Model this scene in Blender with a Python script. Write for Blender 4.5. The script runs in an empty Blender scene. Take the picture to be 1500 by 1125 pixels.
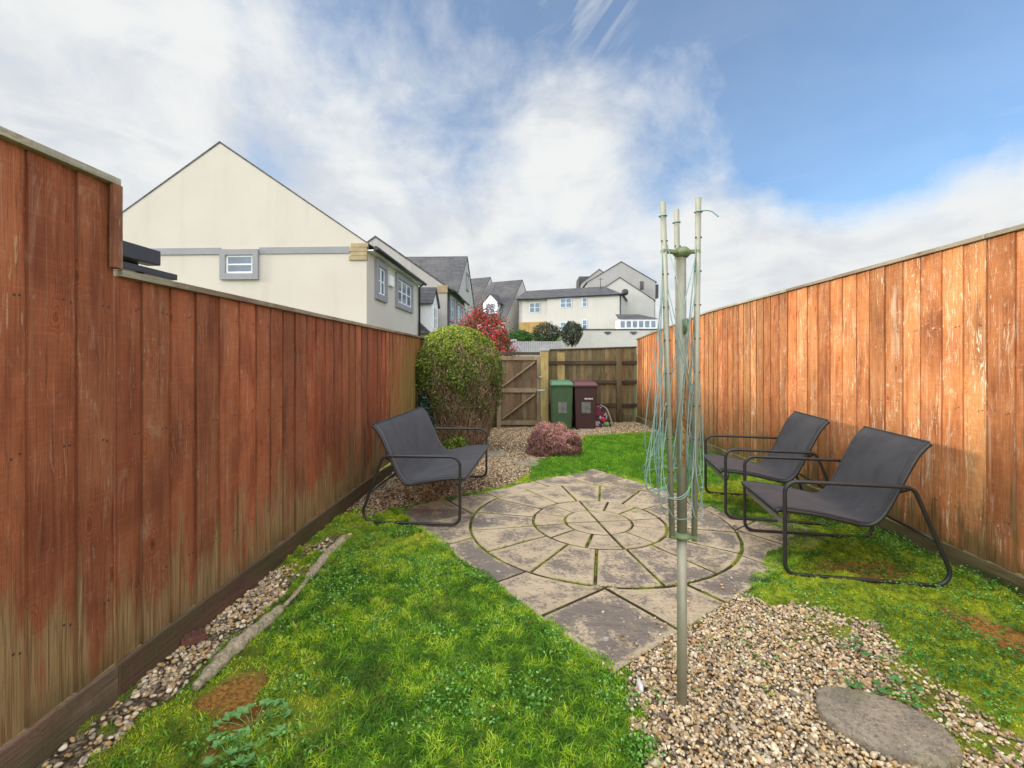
import bpy, bmesh, math, random
import numpy as np
from mathutils import Vector, Matrix, noise as mnoise
random.seed(7); rng = np.random.default_rng(11)
S = bpy.context.scene; C = S.collection
PI = math.pi; R = math.radians
# ------------------------------------------------------------------ camera
CH = 1.4; TH = math.atan(25/640); F = 640.0; HY = 528.0
cam = bpy.data.objects.new('camera', bpy.data.cameras.new('camera')); C.objects.link(cam)
cam.location = (0, 0, CH); cam.rotation_euler = (PI/2, 0, TH)
cam.data.sensor_width = 36; cam.data.lens = 36*F/1500; cam.data.shift_y = -(562.5-HY)/1500
cam.data.clip_start = 0.05; cam.data.clip_end = 3000
S.camera = cam
st, ct = math.sin(TH), math.cos(TH)
def G(px, py, z=0.0):
    """photo pixel -> point on the level z"""
    d = (CH-z)*F/(py-HY); a = (px-750)/F
    return (a*d*ct-d*st, d*ct+a*d*st, z)
def atY(px, py, Y):
    a = (px-750)/F; d = Y/(ct+a*st)
    return ((a*ct-st)*d, Y, CH+(HY-py)/F*d)
# ------------------------------------------------------------------ nodes
class NT:
    def __init__(s, t): s.t = t
    def n(s, typ, props=None, **ins):
        nd = s.t.nodes.new(typ)
        for k, v in (props or {}).items(): setattr(nd, k, v)
        for k, v in ins.items():
            key = int(k[1:]) if k[0] == '_' and k[1:].isdigit() else k.replace('_', ' ')
            s.put(nd.inputs[key], v)
        return nd
    def put(s, sock, v):
        if hasattr(v, 'is_output') or isinstance(v, bpy.types.NodeSocket): s.t.links.new(v, sock)
        elif v is not None:
            if isinstance(v, (tuple, list)) and len(v) == 3 and sock.type == 'RGBA': v = (*v, 1)
            sock.default_value = v
    def m(s, op, a, b=0.0, c=None):
        nd = s.n('ShaderNodeMath', {'operation': op}, _0=a, _1=b)
        if c is not None: s.put(nd.inputs[2], c)
        return nd.outputs[0]
    def mul(s, a, b): return s.m('MULTIPLY', a, b)
    def add(s, a, b): return s.m('ADD', a, b)
    def vm(s, op, a, b): return s.n('ShaderNodeVectorMath', {'operation': op}, _0=a, _1=b).outputs[0]
    def mix(s, f, a, b, bt='MIX'):
        nd = s.t.nodes.new('ShaderNodeMix'); nd.data_type = 'RGBA'; nd.blend_type = bt; nd.clamp_factor = True
        s.put(nd.inputs[0], f); s.put(nd.inputs[6], a); s.put(nd.inputs[7], b); return nd.outputs[2]
    def noise(s, vec, scale=5, detail=4, rough=.55, dist=0, col=False):
        nd = s.n('ShaderNodeTexNoise', Vector=vec, Scale=scale, Detail=detail, Roughness=rough, Distortion=dist)
        return nd.outputs['Color' if col else 'Fac']
    def ramp(s, f, lo, hi, a=0.0, b=1.0, kind='SMOOTHSTEP'):
        nd = s.n('ShaderNodeMapRange', {'interpolation_type': kind, 'clamp': True} if kind == 'LINEAR' else {'interpolation_type': kind}, _0=f, _1=lo, _2=hi, _3=a, _4=b)
        return nd.outputs[0]
    def scale(s, vec, sc): return s.vm('MULTIPLY', vec, sc)
    def sep(s, v):
        o = s.n('ShaderNodeSeparateXYZ', _0=v).outputs; return o[0], o[1], o[2]
    def comb(s, x, y, z): return s.n('ShaderNodeCombineXYZ', _0=x, _1=y, _2=z).outputs[0]
def new_mat(name, fn):
    m = bpy.data.materials.new(name); m.use_nodes = True
    t = m.node_tree; t.nodes.clear(); n = NT(t)
    out = t.nodes.new('ShaderNodeOutputMaterial'); bs = t.nodes.new('ShaderNodeBsdfPrincipled')
    t.links.new(bs.outputs[0], out.inputs[0])
    r = fn(n, bs) or {}
    for k, v in r.items():
        if k == 'bump':
            h, stg, dist = v
            bp = n.n('ShaderNodeBump', Strength=stg, Distance=dist, Height=h); t.links.new(bp.outputs[0], bs.inputs['Normal'])
        else: n.put(bs.inputs[k], v)
    return m
def OC(n): return n.n('ShaderNodeTexCoord').outputs['Object']
def ISL(n): return n.n('ShaderNodeNewGeometry').outputs['Random Per Island']
def plain(name, col, rough=.6, metal=0, var=.12, sc=12, bump=0.0, spec=.5, dirt=None):
    def f(n, bs):
        v = OC(n); a = n.noise(v, sc, 5)
        k = n.ramp(a, .25, .75, 1-var, 1+var, 'LINEAR')
        c = n.vm('MULTIPLY', col, n.comb(k, k, k))
        if dirt: c = n.mix(n.ramp(n.noise(v, sc*.35, 6, .65), .5, .72, 0, .7), c, dirt)
        d = {'Base Color': c, 'Roughness': rough, 'Metallic': metal, 'Specular IOR Level': spec}
        if bump: d['bump'] = (n.noise(v, sc*6, 4), bump, .01)
        return d
    return new_mat(name, f)
def wood(name, base, dark, pale, low=None, low_z=.55, scratch=.5, gs=1.0, knots=True, orient='z', vary=.22, rough=.75, far_green=False, seam=False):
    def f(n, bs):
        v = OC(n); rnd = ISL(n)
        if orient == 'x': x, y, z = n.sep(v); vv = n.comb(z, y, x)
        elif orient == 'y': x, y, z = n.sep(v); vv = n.comb(x, z, y)
        else: vv = v
        o = n.vm('ADD', vv, n.comb(n.mul(rnd, 31.7), n.mul(rnd, 17.3), n.mul(rnd, 43.1)))
        grain = n.noise(n.scale(o, (85*gs, 85*gs, 2.2)), 1, 5, .62, 1.2)
        wide = n.noise(n.scale(o, (7*gs, 7*gs, .8)), 1, 4, .6, 1.0)
        blot = n.noise(n.scale(o, (5, 5, 2.2)), 1, 5, .6)
        c = n.mix(n.ramp(wide, .30, .58), dark, base)
        c = n.mix(n.ramp(blot, .36, .66, 0, .8), c, n.vm('MULTIPLY', base, (1.35, 1.45, 1.5)))
        c = n.mix(n.ramp(grain, .50, .70, 0, .50), c, n.vm('MULTIPLY', dark, (.6, .55, .55)))
        c = n.mix(n.ramp(n.noise(n.scale(o, (45*gs, 45*gs, 1.1)), 1, 4, .6, .5), .56, .72, 0, .30), c, pale)
        c = n.mix(n.ramp(n.noise(n.scale(o, (9, 9, 2.6)), 1, 5, .7, 2.0), .56, .70, 0, .55), c, n.mix(.62, base, pale))
        c = n.mix(n.ramp(n.noise(n.scale(n.vm('ADD', v, (3, 7, 1)), (2.2, 2.2, 1.5)), 1, 5, .6, 1), .50, .70, 0, .38), c, n.vm('MULTIPLY', dark, (.85, .82, .8)))
        # scratches where the stain has flaked off
        s1 = n.noise(n.scale(o, (60*gs, 60*gs, 5.5)), 1, 3, .7, 1.5)
        s2 = n.noise(n.scale(o, (3.3, 3.3, 1.6)), 1, 4, .6)
        stain_ = n.noise(n.scale(o, (3.8, 3.8, 1.5)), 1, 5, .65, 1.5)
        sm = n.mul(n.ramp(s1, .57, .66), n.ramp(s2, .50-.10*scratch, .62, 0, 1.0))
        f1 = n.noise(n.scale(o, (24, 24, 9)), 1, 5, .7, 2.5)
        fl = n.mul(n.ramp(f1, .61, .66), n.ramp(n.noise(n.scale(o, (4, 4, 2.4)), 1, 3), .48, .62))
        edge = n.mul(n.ramp(n.noise(n.scale(o, (14*gs, 14*gs, .7)), 1, 3, .6, .6), .64, .74), .5)
        c = n.mix(n.mul(n.m('MAXIMUM', n.m('MAXIMUM', sm, fl), edge), scratch), c, pale)
        hh = grain
        if knots:
            vo = n.n('ShaderNodeTexVoronoi', {'feature': 'F1'}, Vector=n.vm('ADD', n.scale(o, (6.5, 6.5, 3.0)), n.scale(n.noise(o, 14, 2, col=True), (.22, .22, .22))), Scale=1.0, Randomness=1.0)
            dd = vo.outputs['Distance']; sel = n.ramp(n.sep(vo.outputs['Color'])[0], .58, .62)
            halo = n.mul(n.ramp(dd, .38, .12), sel); kn = n.mul(n.ramp(dd, .105, .03), sel)
            ring = n.m('SINE', n.mul(dd, 95))
            c = n.mix(n.mul(halo, .45), c, n.vm('MULTIPLY', base, (1.35, 1.2, 1.0)))
            c = n.mix(n.mul(n.mul(halo, .6), n.ramp(ring, 0, 1)), c, dark)
            c = n.mix(n.mul(kn, .7), c, n.vm('MULTIPLY', dark, (.6, .5, .5)))
        saw = n.noise(n.scale(o, (6, 6, 120)), 1, 3, .6, .3)
        c = n.mix(n.ramp(saw, .48, .72, 0, .45), c, n.vm('MULTIPLY', c, (1.4, 1.4, 1.4)))
        k = n.ramp(rnd, 0, 1, 1-vary, 1+vary, 'LINEAR'); r2 = n.m('FRACT', n.mul(rnd, 13.7))
        c = n.vm('MULTIPLY', c, n.comb(k, n.mul(k, n.ramp(r2, 0, 1, .88, 1.14, 'LINEAR')), n.mul(k, n.ramp(r2, 0, 1, .8, 1.12, 'LINEAR'))))
        if low:
            zz = n.sep(v)[2]
            zn = n.add(zz, n.ramp(n.noise(n.scale(o, (13, 13, 1.2)), 1, 4, .6), .25, .75, -.36, .36, 'LINEAR'))
            zn = n.add(zn, n.ramp(s2, .3, .7, -.25, .25, 'LINEAR'))
            c = n.mix(n.ramp(zn, low_z, low_z-.30, 0, .85), c, n.mix(n.ramp(grain, .4, .62), low, n.vm('MULTIPLY', low, (.5, .48, .42))))
            c = n.mix(n.mul(n.ramp(zz, .30, .12, 0, .55), n.ramp(blot, .4, .6)), c, (.055, .062, .02))
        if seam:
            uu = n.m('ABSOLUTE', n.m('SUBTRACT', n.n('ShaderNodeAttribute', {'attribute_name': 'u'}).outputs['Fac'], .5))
            c = n.mix(n.mul(n.ramp(uu, .468, .497, 0, .5), n.ramp(r2, .1, .9, .25, 1)), c, n.vm('MULTIPLY', dark, (.35, .32, .32)))  # joint dirt and shade between boards, painted as dark edge lines
        if far_green:
            c = n.mix(n.mul(n.ramp(n.add(n.sep(v)[1], n.mul(n.m('SUBTRACT', wide, .5), 3.0)), 1.9, 3.4, 0, .85), n.ramp(n.sep(v)[2], 1.95, .9, .25, 1)), c, n.mix(wide, (.22, .19, .035), (.34, .25, .09)))
        return {'Base Color': c, 'Roughness': rough, 'Specular IOR Level': .25,
                'bump': (n.add(n.mul(grain, 1.0), n.mul(saw, .3)), .8, .006)}
    return new_mat(name, f)
def attr_mat(name, rough=.6, trans=0.0, spec=.35, nvar=.0, nsc=60):
    def f(n, bs):
        c = n.n('ShaderNodeAttribute', {'attribute_name': 'Col'}).outputs['Color']
        if nvar:
            k = n.ramp(n.noise(OC(n), nsc, 4), .3, .7, 1-nvar, 1+nvar, 'LINEAR'); c = n.vm('MULTIPLY', c, n.comb(k, k, k))
        if trans:
            t = n.t; tr = n.n('ShaderNodeBsdfTranslucent', Color=n.vm('MULTIPLY', c, (1.2, 1.25, .7)))
            mx = n.n('ShaderNodeMixShader', _0=trans); t.links.new(bs.outputs[0], mx.inputs[1]); t.links.new(tr.outputs[0], mx.inputs[2])
            t.links.new(mx.outputs[0], [q for q in t.nodes if q.type == 'OUTPUT_MATERIAL'][0].inputs[0])
        return {'Base Color': c, 'Roughness': rough, 'Specular IOR Level': spec}
    return new_mat(name, f)

M = {}
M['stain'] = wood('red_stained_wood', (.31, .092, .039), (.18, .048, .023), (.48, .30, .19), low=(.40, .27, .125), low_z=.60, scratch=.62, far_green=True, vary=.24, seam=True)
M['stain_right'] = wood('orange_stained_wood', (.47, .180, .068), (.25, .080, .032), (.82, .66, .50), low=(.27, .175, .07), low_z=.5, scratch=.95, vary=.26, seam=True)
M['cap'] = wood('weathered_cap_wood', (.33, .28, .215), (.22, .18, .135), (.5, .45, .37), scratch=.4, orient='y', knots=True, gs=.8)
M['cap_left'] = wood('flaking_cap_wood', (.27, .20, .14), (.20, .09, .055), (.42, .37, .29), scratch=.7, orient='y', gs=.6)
M['trim'] = wood('trim_wood', (.27, .10, .05), (.17, .06, .035), (.55, .45, .34), scratch=.8)
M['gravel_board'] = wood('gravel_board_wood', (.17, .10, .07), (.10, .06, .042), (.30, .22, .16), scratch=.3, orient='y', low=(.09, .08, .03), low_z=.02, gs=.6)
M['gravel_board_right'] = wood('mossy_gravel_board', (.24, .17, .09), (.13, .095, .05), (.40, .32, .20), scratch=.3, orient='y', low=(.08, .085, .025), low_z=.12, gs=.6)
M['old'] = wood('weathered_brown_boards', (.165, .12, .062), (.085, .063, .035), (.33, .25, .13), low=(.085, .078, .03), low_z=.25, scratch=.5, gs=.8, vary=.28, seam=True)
M['old_rail'] = wood('weathered_rail', (.065, .046, .03), (.035, .026, .02), (.11, .08, .05), scratch=.2, orient='x')
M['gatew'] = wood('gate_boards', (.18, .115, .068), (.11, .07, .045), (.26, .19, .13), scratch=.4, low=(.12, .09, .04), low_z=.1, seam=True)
M['gatef'] = wood('gate_frame_wood', (.23, .16, .095), (.14, .095, .06), (.33, .25, .17), scratch=.4)
M['post_sunpatch'] = wood('new_yellow_post', (.36, .25, .10), (.27, .18, .07), (.48, .36, .18), scratch=.3, vary=.02)  # new post timber, also colours the painted sunlit patch on the rear fence
M['frame'] = plain('dark_grey_powder_coat', (.04, .037, .037), .38, .3, .2, 30)
def sling(n, bs):
    v = OC(n)
    w1 = n.m('SINE', n.mul(n.sep(v)[1], 1500)); w2 = n.m('SINE', n.mul(n.add(n.sep(v)[0], n.sep(v)[2]), 1500))
    c = n.mix(n.ramp(n.noise(v, 5, 6, .65), .35, .65), (.021, .0205, .025), (.042, .041, .045))
    c = n.mix(n.ramp(n.noise(v, 60, 3), .62, .75, 0, .35), c, (.10, .098, .095))
    return {'Base Color': c, 'Roughness': .62, 'Specular IOR Level': .4, 'Sheen Weight': .12, 'Sheen Roughness': .5, 'bump': (n.add(w1, w2), .2, .0006)}
M['sling'] = new_mat('grey_mesh_fabric', sling)
M['hem'] = plain('dark_fabric_hem', (.04, .04, .043), .8)
M['plate'] = plain('grey_metal_plate', (.22, .21, .21), .45, .4)
def render_wall(name, base, dirt, k=1.0):
    def f(n, bs):
        v = OC(n); c = n.mix(n.ramp(n.noise(v, .7, 6, .6), .35, .7, 0, .8), base, n.vm('MULTIPLY', base, (.93, .925, .91)))
        c = n.mix(n.mul(n.ramp(n.noise(n.scale(v, (2.6, 2.6, .16)), 1, 5, .65), .50, .74, 0, .5*k), n.ramp(n.noise(v, .35, 3), .35, .6)), c, dirt)
        c = n.mix(n.ramp(n.noise(v, 22, 3, .7), .55, .8, 0, .25), c, n.vm('MULTIPLY', base, (.86, .85, .83)))
        return {'Base Color': c, 'Roughness': .92, 'Specular IOR Level': .2, 'bump': (n.noise(v, 60, 3), .4, .01)}
    return new_mat(name, f)
M['cream'] = render_wall('cream_render', (.575, .525, .46), (.45, .405, .35), 1.0)
M['cream2'] = render_wall('pale_render', (.50, .485, .455), (.36, .345, .325))
M['greywall'] = plain('grey_render', (.36, .345, .335), .9, 0, .08, .5, dirt=(.26, .25, .25))
M['dirtywall'] = render_wall('stained_render', (.44, .42, .395), (.22, .17, .17), 1.7)
M['surround'] = plain('grey_stone_surround', (.27, .27, .285), .85, 0, .08, 5)
M['quoin'] = plain('tan_stone', (.36, .28, .16), .9, 0, .2, 6)
M['upvc'] = plain('white_plastic', (.78, .79, .80), .35, 0, .03)
M['bluepvc'] = plain('pale_blue_plastic', (.55, .66, .78), .4, 0, .03)
M['black'] = plain('black_plastic', (.022, .022, .026), .35, 0, .2)
M['anthracite'] = plain('anthracite_metal', (.045, .05, .06), .4, .3, .15)
M['glass'] = plain('window_glass', (.10, .14, .19), .06, 0, .5, 1.2, spec=.9)
def slate(n, bs):
    v = OC(n); x, y, z = n.sep(v)
    b = n.n('ShaderNodeTexBrick', {'offset': .5}, Vector=n.comb(n.add(x, y), n.mul(z, 1.0), 0), Scale=1.0, Color1=(.05, .05, .056, 1), Color2=(.085, .083, .09, 1), Mortar=(.02, .02, .02, 1))
    b.inputs['Brick Width'].default_value = .3; b.inputs['Row Height'].default_value = .16; b.inputs['Mortar Size'].default_value = .012
    c = n.mix(n.ramp(n.noise(v, .8, 6, .65), .4, .7, 0, .7), b.outputs['Color'], (.115, .105, .10))
    return {'Base Color': c, 'Roughness': .75, 'bump': (b.outputs['Fac'], .4, -.02)}
M['slate'] = new_mat('roof_slates', slate)
M['conc'] = None
def slab(n, bs):
    v = OC(n); rnd = ISL(n); o = n.vm('ADD', v, n.comb(n.mul(rnd, 9.1), n.mul(rnd, 5.3), 0))
    c = n.mix(n.ramp(n.noise(o, 3.2, 5, .6), .35, .65), (.58, .46, .305), (.46, .365, .25))
    c = n.mix(n.ramp(n.noise(n.scale(o, (7, 18, 1)), 1, 5, .65, 2), .5, .7, 0, .5), c, (.50, .39, .25))
    dk = n.add(n.add(n.noise(o, 3.2, 7, .72, .15), n.mul(n.m('SUBTRACT', n.noise(o, 48, 4, .75), .5), .75)), n.ramp(rnd, 0, 1, -.08, .07, 'LINEAR'))
    x, y, z = n.sep(v); inn = n.n('ShaderNodeAttribute', {'attribute_name': 'inner'}).outputs['Fac']
    dk = n.add(dk, n.ramp(inn, 0, 1, -.09, .045, 'LINEAR'))
    rr = n.m('SQRT', n.add(n.m('POWER', n.m('SUBTRACT', x, PC[0]), 2.0), n.m('POWER', n.m('SUBTRACT', y, PC[1]), 2.0)))
    dk = n.m('SUBTRACT', dk, n.ramp(rr, .72, .5, 0, .10))
    c = n.mix(n.ramp(dk, .45, .60, 0, .84), c, (.17, .145, .128))
    c = n.mix(n.ramp(n.noise(o, 38, 5, .7), .55, .72, 0, .5), c, (.09, .08, .075))
    c = n.mix(n.ramp(n.noise(o, 95, 3, .6), .62, .75, 0, .4), c, (.52, .46, .37))
    c = n.mix(n.ramp(n.noise(v, 6.5, 3, .5), .69, .73, 0, .8), c, (.50, .45, .40))
    c = n.mix(n.mul(n.ramp(n.noise(v, 2.1, 4), .56, .68), n.ramp(n.noise(v, 28, 5), .5, .62, 0, .6)), c, (.20, .21, .035))
    return {'Base Color': c, 'Roughness': .88, 'Specular IOR Level': .25,
            'bump': (n.add(n.mul(n.noise(n.scale(o, (5, 12, 1)), 1, 6, .6, 2), 1.6), n.mul(n.noise(o, 60, 4), .5)), 1.0, .018)}
PC = G(876.3, 765.5)
M['nail'] = plain('dark_nail_head', (.05, .035, .03), .6)
M['labelb'] = plain('faded_bin_label', (.17, .18, .16), .7, 0, .35, 14)
M['slab'] = new_mat('riven_paving', slab)
def stonem(n, bs):
    v = OC(n); a = n.noise(v, 55, 5, .75); b_ = n.noise(v, 9, 5, .65); sp = n.noise(v, 150, 2, .6)
    c = n.mix(n.ramp(b_, .35, .65), (.42, .35, .25), (.27, .23, .17)); c = n.mix(n.ramp(a, .48, .62, 0, .7), c, (.15, .125, .10))
    c = n.mix(n.ramp(sp, .58, .68, 0, .6), c, (.62, .55, .43)); c = n.mix(n.mul(n.ramp(n.noise(v, 5, 4), .56, .66), .5), c, (.22, .23, .06))
    return {'Base Color': c, 'Roughness': .93, 'Specular IOR Level': .2, 'bump': (n.add(a, n.mul(b_, 1.5)), 1.0, .015)}
M['stone'] = new_mat('stepping_stone', stonem)
M['pebble'] = attr_mat('pebbles', .6, 0, .4, .25, 90)
M['blade'] = attr_mat('grass_blades', .5, .28, .35)
M['leafm'] = attr_mat('leaves', .45, .22, .4)
M['flat'] = attr_mat('litter', .85, 0, .2)
M['bark'] = plain('brown_bark', (.12, .085, .055), .9, 0, .3, 30, bump=.6)
M['twig'] = attr_mat('twigs', .85, 0, .15)
M['log'] = plain('lichened_log', (.52, .43, .28), .9, 0, .6, 80, bump=.8, dirt=(.16, .14, .06))
M['brick'] = plain('old_red_brick', (.16, .065, .045), .9, 0, .3, 40, bump=.6)
M['pole'] = plain('grey_green_pole', (.33, .315, .235), .42, .2, .12, 14, dirt=(.21, .21, .13))
M['arm'] = plain('pale_aluminium_arm', (.36, .35, .27), .42, .3, .1, 14, dirt=(.23, .24, .16))
M['hub'] = plain('faded_green_plastic', (.15, .20, .09), .5, 0, .15, 20)
M['rust'] = plain('rust', (.27, .12, .02), .9, 0, .5, 60, bump=.5)
M['cord'] = plain('teal_cord', (.25, .38, .35), .5, 0, .25, 9)
M['gbin'] = plain('green_bin_plastic', (.05, .105, .045), .5, 0, .15, 6)
M['gbinlid'] = plain('green_bin_lid', (.085, .20, .10), .45, 0, .1, 6)
M['bbin'] = plain('brown_bin_plastic', (.055, .022, .020), .5, 0, .15, 6)
M['bbinlid'] = plain('brown_bin_lid', (.13, .045, .045), .45, 0, .1, 6)
M['label'] = plain('pale_label', (.34, .34, .32), .7, 0, .25, 14)
M['whitem'] = plain('white_marks', (.7, .68, .66), .6)
M['red'] = plain('red_patch', (.55, .025, .03), .5); M['lime'] = plain('green_patch', (.14, .42, .05), .5)
def bagm(n, bs):
    v = OC(n)
    a = n.ramp(n.noise(v, 17, 2, .5), .50, .54); b = n.ramp(n.noise(n.vm('ADD', v, (5, 2, 1)), 11, 2), .56, .6)
    return {'Base Color': n.mix(b, n.mix(a, (.02, .014, .03), (.12, .012, .035)), (.42, .38, .40)), 'Roughness': .7}
M['bag'] = new_mat('patterned_bag_fabric', bagm)
M['bagred'] = plain('maroon_bag_fabric', (.16, .015, .04), .7, 0, .5, 20)
M['timber'] = plain('orange_timber', (.33, .21, .07), .8, 0, .25, 2)
M['fencegrey'] = plain('grey_fence_paint', (.36, .34, .38), .85, 0, .15, 2)
M['steel'] = plain('galvanised_steel', (.5, .5, .5), .4, .7)
M['terrain'] = plain('hill_grass', (.07, .12, .03), .95, 0, .4, .6)
def groundm(n, bs):
    v = OC(n)
    z1 = n.n('ShaderNodeAttribute', {'attribute_name': 'Zone'}).outputs['Color']; g, mo, gr = n.sep(z1)
    z2 = n.n('ShaderNodeAttribute', {'attribute_name': 'Zone2'}).outputs['Color']; br, pt, _ = n.sep(z2)
    soil = n.mix(n.ramp(n.noise(v, 9, 6), .3, .7), (.06, .042, .026), (.13, .095, .055))
    vo = n.n('ShaderNodeTexVoronoi', Vector=v, Scale=55.0); hue = n.sep(vo.outputs['Color'])[0]
    peb = n.mix(n.ramp(hue, 0, 1, 0, 1, 'LINEAR'), (.13, .09, .05), (.42, .33, .21))
    peb = n.mix(n.ramp(vo.outputs['Distance'], .35, .7, 0, .8), peb, (.05, .036, .022))
    moss = n.mix(n.ramp(n.noise(v, 16, 6, .7), .35, .65), (.12, .17, .012), (.32, .38, .022))
    grs = n.mix(n.ramp(n.noise(v, 30, 6, .7), .35, .65), (.05, .10, .012), (.12, .22, .02))
    brc = n.mix(n.ramp(n.noise(v, 60, 6, .75), .35, .65), (.14, .065, .018), (.50, .25, .06))
    brc = n.mix(n.ramp(n.noise(v, 14, 5), .5, .66, 0, .6), brc, (.20, .17, .03))
    c = n.mix(g, soil, peb); c = n.mix(mo, c, moss); c = n.mix(gr, c, grs); c = n.mix(br, c, brc)
    joint = n.mix(n.ramp(n.noise(v, 3, 5, .65), .46, .6), (.05, .042, .022), (.17, .20, .02))
    c = n.mix(pt, c, joint)
    return {'Base Color': c, 'Roughness': .95, 'Specular IOR Level': .15,
            'bump': (n.add(n.noise(v, 70, 6, .7), n.mul(vo.outputs['Distance'], n.mul(g, -1.2))), .9, .012)}
M['ground'] = new_mat('garden_soil', groundm)
# ------------------------------------------------------------------ object helpers
def tag(o, label=None, cat=None, group=None, kind=None):
    if label: o['label'] = label
    if cat: o['category'] = cat
    if group: o['group'] = group
    if kind: o['kind'] = kind
    return o
def empty(name, loc, label, cat, group=None, rz=0):
    o = bpy.data.objects.new(name, None); C.objects.link(o); o.location = loc; o.rotation_euler = (0, 0, rz)
    o.empty_display_size = .1
    return tag(o, label, cat, group)
def org(p):
    v = Vector((0, 0, 0))
    while p: v += Vector(p.location); p = p.parent
    return v
def link(name, me, mat, parent=None, world=True):
    o = bpy.data.objects.new(name, me); C.objects.link(o)
    if mat: me.materials.append(M[mat] if isinstance(mat, str) else mat)
    if parent:
        o.parent = parent
        if world: me.transform(Matrix.Translation(-org(parent)))
    return o
def basis(d):
    d = Vector(d).normalized(); u = d.cross(Vector((0, 0, 1)))
    if u.length < 1e-3: u = Vector((1, 0, 0))
    u.normalize(); return d, u, d.cross(u).normalized()
class MB:
    def __init__(s): s.b = bmesh.new()
    def hexa(s, P, bev=0):
        b = s.b; vs = [b.verts.new(p) for p in P]
        fs = [b.faces.new([vs[i] for i in q]) for q in ((0, 3, 2, 1), (4, 5, 6, 7), (0, 1, 5, 4), (1, 2, 6, 5), (2, 3, 7, 6), (3, 0, 4, 7))]
        if bev: bmesh.ops.bevel(b, geom=list({e for f in fs for e in f.edges}), offset=bev, segments=2, affect='EDGES', profile=.5)
        return s
    def box(s, x0, x1, y0, y1, z0, z1, bev=0):
        return s.hexa([(x0, y0, z0), (x1, y0, z0), (x1, y1, z0), (x0, y1, z0), (x0, y0, z1), (x1, y0, z1), (x1, y1, z1), (x0, y1, z1)], bev)
    def fbox(s, O, u, n, u0, u1, z0, z1, d0, d1, bev=0):
        O = Vector(O); u = Vector(u); n = Vector(n); Z = Vector((0, 0, 1)); P = []
        for z in (z0, z1):
            for (a, d) in ((u0, d0), (u1, d0), (u1, d1), (u0, d1)): P.append(O+u*a+n*d+Z*z)
        return s.hexa(P, bev)
    def beam(s, p, q, w, h, bev=0, up=None):
        p = Vector(p); q = Vector(q); d = (q-p).normalized(); u = d.cross(Vector(up or (0, 0, 1))).normalized(); v = u.cross(d)
        P = []
        for e in (p, q):
            for a, c in ((-1, -1), (1, -1), (1, 1), (-1, 1)): P.append(e+u*a*w/2+v*c*h/2)
        return s.hexa(P, bev)
    def tube(s, path, r, seg=10, closed=False, cap=True):
        b = s.b; path = [Vector(p) for p in path]; N = len(path); rs = r if isinstance(r, (list, tuple)) else [r]*N
        rings = []; pu = None
        for i, p in enumerate(path):
            a = path[(i-1) % N] if (closed or i) else p; c = path[(i+1) % N] if (closed or i < N-1) else p
            d = (c-a).normalized()
            if pu is None: _, u, _ = basis(d)
            else:
                u = pu-d*pu.dot(d)
                u = u.normalized() if u.length > 1e-6 else basis(d)[1]
            pu = u; v = d.cross(u)
            rings.append([b.verts.new(p+(u*math.cos(2*PI*k/seg)+v*math.sin(2*PI*k/seg))*rs[i]) for k in range(seg)])
        for i in range(N if closed else N-1):
            A, B = rings[i], rings[(i+1) % N]
            for k in range(seg):
                f = b.faces.new((A[k], A[(k+1) % seg], B[(k+1) % seg], B[k])); f.smooth = True
        if cap and not closed: b.faces.new(rings[0][::-1]); b.faces.new(rings[-1])
        return s
    def prism(s, poly, off):
        """poly: 3D points, extruded by off"""
        b = s.b; off = Vector(off); A = [b.verts.new(Vector(p)) for p in poly]; B = [b.verts.new(Vector(p)+off) for p in poly]
        b.faces.new(A); b.faces.new(B[::-1]); n = len(poly)
        for i in range(n): b.faces.new((A[i], B[i], B[(i+1) % n], A[(i+1) % n]))
        return s
    def ball(s, c, r, sub=2, sq=(1, 1, 1), amp=0, fr=3):
        g = bmesh.ops.create_icosphere(s.b, subdivisions=sub, radius=1)
        for v in g['verts']:
            k = 1+amp*mnoise.noise(v.co*fr+Vector(c)) if amp else 1
            v.co = Vector((c[0]+v.co.x*r*sq[0]*k, c[1]+v.co.y*r*sq[1]*k, c[2]+v.co.z*r*sq[2]*k))
            for f in v.link_faces: f.smooth = True
        return s
    def mark(s): s.b.faces.ensure_lookup_table(); s.k = len(s.b.faces); return s
    def build(s, name, mat, parent=None, world=True, mat2=None):
        if mat2:
            s.b.faces.ensure_lookup_table()
            for f in s.b.faces[s.k:]: f.material_index = 1
        bmesh.ops.recalc_face_normals(s.b, faces=s.b.faces[:])
        me = bpy.data.meshes.new(name); s.b.to_mesh(me); s.b.free()
        o = link(name, me, mat, parent, world)
        if mat2: me.materials.append(M[mat2])
        return o
def np_mesh(name, V, Fc, mat, parent=None, col=None, smooth=False, world=True):
    me = bpy.data.meshes.new(name); nv = len(V); nf, k = Fc.shape
    me.vertices.add(nv); me.vertices.foreach_set('co', np.ascontiguousarray(V, dtype=np.float32).ravel())
    me.loops.add(nf*k); me.loops.foreach_set('vertex_index', np.ascontiguousarray(Fc, dtype=np.int32).ravel())
    me.polygons.add(nf); me.polygons.foreach_set('loop_start', np.arange(0, nf*k, k, dtype=np.int32))
    me.polygons.foreach_set('use_smooth', np.full(nf, smooth, dtype=bool))
    me.update(calc_edges=True)
    if col is not None:
        a = me.color_attributes.new('Col', 'FLOAT_COLOR', 'POINT')
        a.data.foreach_set('color', np.concatenate([col, np.ones((nv, 1))], 1).astype(np.float32).ravel())
    return link(name, me, mat, parent, world)
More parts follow.
